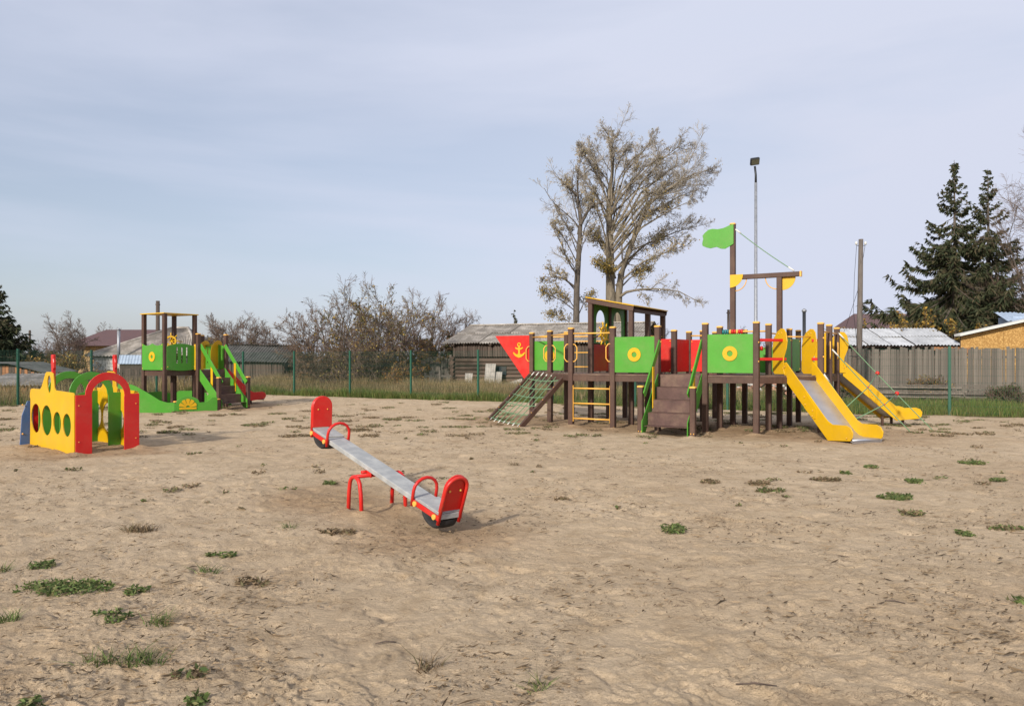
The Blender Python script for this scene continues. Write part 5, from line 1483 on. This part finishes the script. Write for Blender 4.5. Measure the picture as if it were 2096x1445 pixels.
shrub(735, 36.5, 690, 204, 'tangled brown bush at the foot of the tallest dark tree', 1500, DRYL + OCHRE, 18, 0.6, base_w=0.9)
shrub(660, 37.5, 700, 205, 'dry grey-brown bush left of the tangled one', 1800, DRYL, 18, 0.62, base_w=0.9)
shrub(612, 44, 725, 206, 'small green bush beside the gap with the blue shed', 1500, [(0.10, 0.10, 0.04), (0.13, 0.11, 0.045)], 10, 0.5)
shrub(545, 46, 695, 207, 'olive bush behind the right end of the mossy shed', 3200, DGRN + DRYL, 12, 0.6, lsize=0.08)
shrub(400, 46, 690, 208, 'olive-brown bush behind the tower posts', 4200, DGRN + OCHRE, 12, 0.6, lsize=0.08)
shrub(470, 47, 672, 209, 'reddish brown bush mass over the mossy shed', 3500, DRYL, 16, 0.7, lsize=0.07)
shrub(78, 44, 728, 210, 'brown leafy bush left of the brick house', 4500, DRYL + ORANGE, 14, 0.9, lsize=0.08, base_w=1.2)
shrub(122, 41, 716, 211, 'olive-ochre bush in front of the brick house', 4500, OCHRE + ORANGE, 14, 0.7, lsize=0.07, base_w=0.8)
shrub(25, 46, 722, 212, 'brown bush under the left spruce', 3000, DRYL, 12, 0.9, lsize=0.08, base_w=0.8)
shrub(185, 34, 745, 213, 'thorny bare shrub directly behind the playhouse', 400, DRYL, 14, 0.6, dens=0.7)
shrub(1862, 42.5, 628, 214, 'tall yellow-leaved bush in front of the spruces', 6000, YELL, 12, 0.5, lsize=0.085)
shrub(1930, 41.5, 648, 215, 'round golden bush at the spruce foot, left of the strand-board house', 8000, YELL, 14, 0.7, lsize=0.085)
shrub(1820, 41.5, 655, 216, 'low golden bush over the pale shed roof', 5000, YELL, 12, 0.7, lsize=0.085)
shrub(1903, 31.6, 768, 217, 'small dark green bush against the plank fence, left of the fence post', 1200, DGRN + YELL, 12, 0.8, lsize=0.035)
shrub(2058, 27.6, 790, 218, 'leafy green weed bush in front of the timber stack at right', 1500, [(0.06, 0.09, 0.03), (0.09, 0.11, 0.04)], 14, 0.8, lsize=0.035)
shrub(1740, 31.5, 788, 219, 'green weeds behind the far slide, by the utility pole foot', 1300, [(0.06, 0.09, 0.03), (0.09, 0.11, 0.04)], 14, 1.0, lsize=0.035)

def spruce(px, Y, pyt, reach, seed, label, nb=150, sparse=1.0, dirs=None, tipsize=1.0):
    b = at(px, Y); h = EYE + (HY - pyt) / F_PX * Y
    rng = np.random.default_rng(seed)
    o = thing('spruce', b, label, 'tree')
    B = np.array(b)
    tr = path([(0, 0, -0.3), (0.05, 0, h * 0.5), (0, 0, h)], 8)[None] + B
    v, f = tubes(tr, np.linspace(0.017 * h, 0.012, 8)[None], 9)
    link('trunk', np_mesh('trunk', v - B, [f], True), o, b, None, BARK)
    t = np.sort(rng.random(nb)) ** 1.15 * 0.88 + 0.11
    az = rng.random(nb) * 2 * np.pi
    L = np.minimum(reach * (1 - t) ** 1.6, 0.48 * reach) * rng.uniform(0.6, 1.12, nb) + 0.12
    K = 8
    s = np.linspace(0, 1, K)[None, :]
    out = np.stack([np.cos(az), np.sin(az)], 1)
    rise = np.where(t > 0.75, 0.55, 0.05)[:, None]
    z = (t * h)[:, None] + L[:, None] * (rise * s - 0.42 * np.sin(np.pi * s * 0.62) * (1 - 0.7 * rise) + 0.26 * s ** 3)
    P = np.concatenate([out[:, None, :] * (L[:, None] * s)[..., None], z[..., None]], 2) + B
    P[:, 1:] += rng.normal(size=(nb, K - 1, 3)) * 0.03
    v1, f1 = tubes(P, np.linspace(0.035, 0.008, K)[None, :] * (0.4 + 1.6 * L / reach)[:, None], 4)
    c = link('crown', np_mesh('crown', v1 - B, [f1]), o, b, None, BARK)
    # needle sprays: side shoots and hanging shoots along each branch
    ns = np.maximum(12, (L * 50 * sparse).astype(int))
    bi = np.repeat(np.arange(nb), ns); M = len(bi)
    u = rng.random(M) ** 0.75 * 0.97 + 0.03
    x = u * (K - 1); i = np.minimum(x.astype(int), K - 2); fr = (x - i)[:, None]
    p = P[bi, i] * (1 - fr) + P[bi, i + 1] * fr
    tan = nrm(P[bi, i + 1] - P[bi, i])
    side = nrm(np.cross(tan, [0, 0, 1.0])) * rng.choice([-1, 1], M)[:, None]
    hang = rng.random(M)[:, None]
    d = nrm(side * (0.75 - 0.5 * hang) + tan * 0.55 + np.array([0, 0, -1.0]) * (0.15 + 1.15 * hang) + rng.normal(size=(M, 3)) * 0.18)
    ln = (0.17 + 0.85 * (L[bi] / (0.6 * reach)) * (1 - 0.45 * u)) * rng.uniform(0.6, 1.25, M) * tipsize
    e = p + d * ln[:, None]
    wv = nrm(np.cross(d, rng.normal(size=(M, 3)))) * (0.026 + 0.034 * rng.random(M))[:, None]
    m = p + d * (ln * 0.4)[:, None]
    q = np.stack([p, m + wv, e, m - wv], 1)
    w2 = nrm(np.cross(d, wv)) * np.linalg.norm(wv, axis=1, keepdims=True)
    q2 = np.stack([p, m + w2, e, m - w2], 1)
    V = np.concatenate([q, q2]).reshape(-1, 3)
    base = np.array([(0.050, 0.064, 0.034), (0.074, 0.084, 0.043), (0.100, 0.096, 0.052), (0.120, 0.098, 0.058)])
    pr = np.array([0.34, 0.32, 0.20, 0.14])
    cc = base[rng.choice(4, M, p=pr)] * rng.uniform(0.7, 1.35, (M, 1))
    col = np.repeat(np.concatenate([cc, cc]), 4, 0)
    link('needles', np_mesh('needles', V - B, [np.arange(len(V)).reshape(-1, 4)], False, col), c, b, None, LEAFM)
spruce(1953, 46, 328, 10.8, 301, 'taller dark spruce with drooping branches at the right', 250, 0.8)
spruce(2022, 48, 346, 9.6, 302, 'thinner-topped dark spruce right of the taller one', 210, 0.72)
spruce(-12, 40, 560, 4.2, 303, 'dark spruce cut by the left edge', 130, 1.0)
spruce(1052, 78, 634, 3.0, 304, 'tiny far spruce tip above the barn roof', 70, 1.0)

# ---------------------------------------------------------------- grass strips beyond the fence
def blades(rng, X, Y, H, W, cols, lean=0.35):
    n = len(X)
    a = rng.random(n) * 2 * np.pi
    wx, wy = np.cos(a) * W / 2, np.sin(a) * W / 2
    lx, ly = rng.normal(size=n) * lean * H, rng.normal(size=n) * lean * H
    z0 = g_low(X, Y) - 0.03
    b0 = np.stack([X - wx, Y - wy, z0], 1); b1 = np.stack([X + wx, Y + wy, z0], 1)
    m0 = np.stack([X - wx * 0.7 + lx * 0.3, Y - wy * 0.7 + ly * 0.3, z0 + H * 0.55], 1); m1 = np.stack([X + wx * 0.7 + lx * 0.3, Y + wy * 0.7 + ly * 0.3, z0 + H * 0.55], 1)
    t = np.stack([X + lx, Y + ly, z0 + H], 1)
    V = np.stack([b0, b1, m1, m0, t], 1).reshape(-1, 3)
    k = np.arange(n)[:, None] * 5
    cols = np.array(cols); c = cols[rng.integers(0, len(cols), n)] * rng.uniform(0.65, 1.3, (n, 1))
    return V, [k + np.array([[0, 1, 2, 3]]), k + np.array([[3, 2, 4]])], np.repeat(c, 5, 0)
def along(rng, n, k0, k1, d0, d1, pw=1.0):
    k = rng.uniform(k0, k1, n); d = d0 + (d1 - d0) * rng.random(n) ** pw
    return FP0.x + FST.x * k + FNOR.x * d, FP0.y + FST.y * k + FNOR.y * d
def build_grass():
    rng = np.random.default_rng(5)
    STRAW = [(0.34, 0.25, 0.13), (0.42, 0.32, 0.18), (0.27, 0.195, 0.10), (0.23, 0.17, 0.09), (0.20, 0.18, 0.07)]
    GREEN = [(0.09, 0.145, 0.035), (0.12, 0.18, 0.045), (0.16, 0.185, 0.055), (0.21, 0.185, 0.075)]
    # tall dry grass, left and middle
    parts = []
    X, Y = along(rng, 52000, -2.2, 3.6, 0.5, 6.5); pat = fbm(X * 0.7, Y * 0.7, 91, 3)
    H = (0.30 + 0.85 * pat) * rng.uniform(0.5, 1.15, len(X)) * np.clip((outside(X, Y)) / 1.6, 0.35, 1.0)
    parts.append(blades(rng, X, Y, H, 0.016, STRAW, 0.20))
    X = rng.uniform(-26, -13, 22000); Y = rng.uniform(26, 41, 22000); ok = ((X - CORNER.x) * LN.x + (Y - CORNER.y) * LN.y) > 0.4; X, Y = X[ok], Y[ok]
    parts.append(blades(rng, X, Y, rng.uniform(0.3, 0.95, len(X)), 0.016, STRAW, 0.2))
    X, Y = along(rng, 16000, 3.4, 6.2, 1.2, 8.0)
    parts.append(blades(rng, X, Y, rng.uniform(0.2, 0.62, len(X)), 0.015, STRAW + GREEN, 0.25))
    def emit(name, parts, label):
        vs, qs, ts, cs, n0 = [], [], [], [], 0
        for v, (q, t), c in parts:
            vs.append(v); qs.append(q + n0); ts.append(t + n0); cs.append(c); n0 += len(v)
        o = link(name, np_mesh(name, np.concatenate(vs), [np.concatenate(qs), np.concatenate(ts)], False, np.concatenate(cs)), None, (0, 0, 0), None, LEAFM)
        o['kind'] = 'stuff'; o['label'] = label
    emit('dry_grass', parts, 'tall straw-coloured dry grass behind the wire fence')
    parts = []
    X, Y = along(rng, 30000, -2.2, 4.0, -0.12, 2.2, 1.6); pat = fbm(X * 0.9, Y * 0.9, 95, 3)
    parts.append(blades(rng, X, Y, (0.08 + 0.5 * pat) * rng.uniform(0.5, 1.2, len(X)), 0.014, GREEN, 0.3))
    X, Y = along(rng, 30000, 3.8, 9.6, -0.1, 5.5, 1.2); pat = fbm(X * 0.9, Y * 0.9, 96, 3)
    parts.append(blades(rng, X, Y, (0.05 + 0.45 * pat) * rng.uniform(0.5, 1.2, len(X)), 0.015, GREEN, 0.3))
    X = rng.uniform(-22, -14, 9000); Y = rng.uniform(26, 38, 9000); dd = ((X - CORNER.x) * LN.x + (Y - CORNER.y) * LN.y); ok = (dd > -0.1) & (dd < 1.6); X, Y = X[ok], Y[ok]
    parts.append(blades(rng, X, Y, rng.uniform(0.08, 0.4, len(X)), 0.014, GREEN, 0.3))
    emit('grass', parts, 'green grass along the foot of the wire fence')
build_grass()

# ---------------------------------------------------------------- weeds and litter on the sand
def ground_at(px, py):
    Y = EYE * F_PX / (py - HY)
    return Vector(((px - CX) / F_PX * Y, Y, 0))
WG = [(0.12, 0.165, 0.05), (0.15, 0.19, 0.065), (0.09, 0.13, 0.045), (0.20, 0.19, 0.085)]
WB = [(0.22, 0.155, 0.095), (0.16, 0.115, 0.07), (0.29, 0.21, 0.125), (0.17, 0.15, 0.08)]
def weed_mesh(rng, c, w, dpt, cols, kind, dn=5200):
    """low spreading plant: small leaves on creeping stems, or grass blades"""
    n = int(np.clip(w * dpt * dn, 30, 900))
    r = np.sqrt(rng.random(n)); a = rng.random(n) * 2 * np.pi
    x, y = r * np.cos(a) * w / 2, r * np.sin(a) * dpt / 2
    keep = fbm(x * 9 + c.x * 7, y * 9 + c.y * 5, 3, 2) > 0.36 + 0.20 * r ** 2; keep[:8] = True; keep |= (abs(y) < 0.12 * dpt) & (r < 0.8); x, y = x[keep], y[keep]; n = len(x)
    gx, gy = x + c.x, y + c.y
    zg = g_low(gx, gy)
    if kind == 'grass':
        V, F, C = blades(rng, gx, gy, rng.uniform(0.03, 0.12, n) * (1 if w > 0.12 else 0.8), 0.009, cols, 0.8)
        return V, F, C
    s = rng.uniform(0.010, 0.026, n)[:, None]
    P = np.stack([gx, gy, zg + 0.004 + rng.random(n) ** 1.5 * 0.035], 1)
    d = nrm(np.stack([rng.normal(size=n), rng.normal(size=n), rng.uniform(-0.2, 0.9, n)], 1)); b = nrm(np.cross(d, rng.normal(size=(n, 3))))
    q = np.stack([P - d * s, P + b * s * 0.45, P + d * s * 1.2, P - b * s * 0.45], 1).reshape(-1, 3)
    cc = np.array(cols)[rng.integers(0, len(cols), n)] * rng.uniform(0.65, 1.3, (n, 1))
    m = min(n, max(6, n // 12))
    V2, F2, C2 = blades(rng, gx[:m], gy[:m], rng.uniform(0.02, 0.07, m), 0.004, cols, 0.9)
    f = np.arange(n * 4).reshape(n, 4)
    return np.concatenate([q, V2]), [np.concatenate([f, F2[0] + n * 4]), F2[1] + n * 4], np.concatenate([np.repeat(cc, 4, 0), C2])
WEEDS = [  # px, py, width px, height px, colours, kind, label
    (135, 1197, 205, 34, WG, 'leaf', 'widest green creeping weed patch at the lower left'),
    (228, 1258, 105, 30, WG, 'leaf', 'green weed patch below the widest one'),
    (320, 1272, 58, 22, WG, 'grass', 'small spiky green tuft right of the middle left patch'),
    (262, 1348, 185, 34, WG, 'grass', 'long grassy green weed streak near the bottom left'),
    (385, 1374, 88, 18, WB + WG, 'leaf', 'dull brown-green weed right of the long grassy streak'),
    (85, 1153, 55, 14, WG, 'leaf', 'small weed above the widest patch'),
    (283, 1203, 52, 20, WG, 'leaf', 'compact green weed right of the widest patch'),
    (452, 1131, 62, 12, WG, 'leaf', 'upper of two small green weeds left of the seesaw shadow'),
    (428, 1163, 38, 22, WG, 'grass', 'lower of two small green weeds left of the seesaw shadow'),
    (518, 1187, 72, 16, WB, 'leaf', 'dry brown weed left of the lower seesaw end'),
    (591, 1079, 26, 18, WG, 'grass', 'small green tuft left of the seesaw stand'),
    (676, 986, 32, 14, WG, 'leaf', 'green sprig beside the seesaw hoop'),
    (285, 1081, 70, 8, WB, 'grass', 'dry brown weed streak right of the playhouse, midway to the front'),
    (690, 1087, 80, 12, WB, 'leaf', 'dry twiggy weed below the seesaw stand'),
    (1378, 1086, 58, 16, WG, 'leaf', 'single green weed clump in the middle of the right sand'),
    (1098, 1393, 44, 22, WG, 'grass', 'small weed tuft at the bottom centre'),
    (882, 1352, 62, 24, WB, 'grass', 'dry brown tuft left of the bottom centre weed'),
    (1577, 1008, 62, 12, WB + WG, 'leaf', 'olive weed below the ship stairs'),
    (1455, 990, 50, 6, WB, 'leaf', 'brown weed streak below the ship stairs'),
    (1552, 993, 50, 8, WB, 'leaf', 'brown weed streak just above the olive one'),
    (1832, 1023, 72, 12, WG, 'leaf', 'long low green weed right of the front slide'),
    (1873, 990, 40, 10, WG, 'leaf', 'green weed above the long low one at right'),
    (1783, 957, 28, 9, WG, 'leaf', 'small green weed under the front slide end'),
    (1731, 970, 26, 7, WG, 'leaf', 'small weed left below the front slide end'),
    (1988, 952, 50, 8, WG, 'leaf', 'dark weed far right near the slides'),
    (2043, 989, 30, 10, WG, 'leaf', 'green weed close to the right edge'),
    (1870, 1057, 56, 9, WB + WG, 'leaf', 'brownish weed streak below the long low green one'),
    (2062, 1089, 84, 14, WG + WB, 'leaf', 'olive weed patch at the right edge'),
    (1975, 1099, 36, 10, WG, 'leaf', 'small weed left of the right edge patch'),
    (2085, 1236, 36, 18, WG, 'leaf', 'green weed cut by the right edge'),
    (396, 1434, 52, 16, WG, 'leaf', 'weed cut by the bottom edge at left'),
    (60, 1438, 60, 16, WG, 'leaf', 'weed in the bottom left corner'),
    (8, 1160, 30, 20, WG, 'grass', 'weed tuft cut by the left edge'),
    (20, 1262, 50, 18, WG, 'grass', 'sparse tuft at the left edge below the widest patch'),
    (1052, 954, 18, 12, WB, 'grass', 'tiny dark tuft between the seesaw and the ship'),
    (1150, 1020, 30, 6, WB, 'leaf', 'faint brown weed right of the seesaw'),
    (525, 870, 60, 7, WB + WG, 'leaf', 'flat dark weed in front of the tower stairs'),
    (1690, 985, 70, 5, WB, 'leaf', 'brown streak of dry weed below the front slide'),
]
def build_weeds():
    rng = np.random.default_rng(77)
    for px, py, w, h, cols, kind, lab in WEEDS:
        c = ground_at(px, py); W = w / F_PX * c.y; D = min(W * 1.2, h * c.y * c.y / (EYE * F_PX) * 0.9)
        D = max(D, 0.14)
        V, F, C = weed_mesh(rng, c, W, D, cols, kind)
        c.z = gz(c.x, c.y)
        o = link('weed', np_mesh('weed', V - np.array(c), F, False, C), None, c, None, LEAFM)
        tag(o, lab, 'weed', 'weeds scattered on the sand')
    # sparse ground cover towards the fence, and crumbs, twigs and dry flakes everywhere
    parts_v, parts_q, parts_t, parts_c, n0 = [], [], [], [], 0
    for k in range(420):
        px = rng.uniform(-40, 2130); far = rng.random() < 0.88
        py = rng.uniform(826, 895) if far else rng.uniform(880, 1040)
        c = ground_at(px, py)
        if float(outside(np.array([c.x]), np.array([c.y]))[0]) > -0.2: continue
        W = rng.uniform(0.12, 0.6) * (1 if far else 0.45)
        V, F, C = weed_mesh(rng, c, W, W * rng.uniform(0.5, 1.2), (WB + WG) if rng.random() < 0.6 else WB, 'leaf', 1500)
        parts_v.append(V); parts_q.append(F[0] + n0); parts_t.append(F[1] + n0); parts_c.append(C); n0 += len(V)
    o = link('sparse_weeds', np_mesh('sparse_weeds', np.concatenate(parts_v), [np.concatenate(parts_q), np.concatenate(parts_t)], False, np.concatenate(parts_c)), None, (0, 0, 0), None, LEAFM)
    o['kind'] = 'stuff'; o['label'] = 'sparse flat weeds and dry leaves on the far sand'
    # litter: slivers of dry stalk and bark, clustered
    n = 21000
    Yd = 2.6 * (34 / 2.6) ** rng.random(n); Xd = rng.uniform(-0.74, 0.74, n) * (Yd + 0.5)
    dens = fbm(Xd * 1.1, Yd * 1.1, 140, 3); keep = (dens > 0.40 + 0.25 * rng.random(n)) & (outside(Xd, Yd) < -0.1)
    Xd, Yd = Xd[keep], Yd[keep]; n = len(Xd)
    a = rng.normal(0.0, 0.7, n); L = rng.gamma(2.0, 0.0085, n) * (0.8 + 0.06 * Yd); W = rng.uniform(0.0015, 0.006, n) * (0.8 + 0.08 * Yd)
    dx, dy = np.cos(a) * L, np.sin(a) * L; wx, wy = -np.sin(a) * W, np.cos(a) * W
    z = g_low(Xd, Yd) + 0.012 + rng.random(n) * 0.008; b = rng.uniform(-0.01, 0.012, n)
    q = np.stack([np.stack([Xd - dx, Yd - dy, z], 1), np.stack([Xd + wx, Yd + wy, z + b + 0.006], 1), np.stack([Xd + dx, Yd + dy, z + 0.004], 1), np.stack([Xd - wx, Yd - wy, z + b], 1)], 1)
    LC = np.array([(0.15, 0.105, 0.063), (0.22, 0.155, 0.09), (0.10, 0.072, 0.045), (0.32, 0.23, 0.14)])
    cc = LC[rng.integers(0, 4, n)] * rng.uniform(0.7, 1.2, (n, 1))
    o = link('litter', np_mesh('litter', q.reshape(-1, 3), [np.arange(n * 4).reshape(n, 4)], False, np.repeat(cc, 4, 0)), None, (0, 0, 0), None, LEAFM)
    o['kind'] = 'stuff'; o['label'] = 'dry stalk slivers and flakes strewn over the sand'
    # a few real sticks
    for px, py, l, ang, lab in ((1548, 1394, 0.20, -0.10, 'single dark stick lying on the sand at the lower right'), (1832, 1236, 0.12, -0.5, 'short dark twig on the sand at right'), (790, 1306, 0.12, 0.2, 'short dark twig on the sand below the seesaw')):
        c = ground_at(px, py); d = Vector((math.cos(ang), math.sin(ang), 0)); z = gz(c.x, c.y) + 0.012
        o = MB().tube([c - d * l / 2 + ZUP * z, c + ZUP * (z + 0.006) + Vector((0, 0.01, 0)), c + d * l / 2 + ZUP * z], [0.004, 0.005, 0.003], 5).build('stick', DARKW, None, c)
        tag(o, lab, 'stick', 'sticks on the sand')
build_weeds()
print('objects', len(bpy.data.objects))
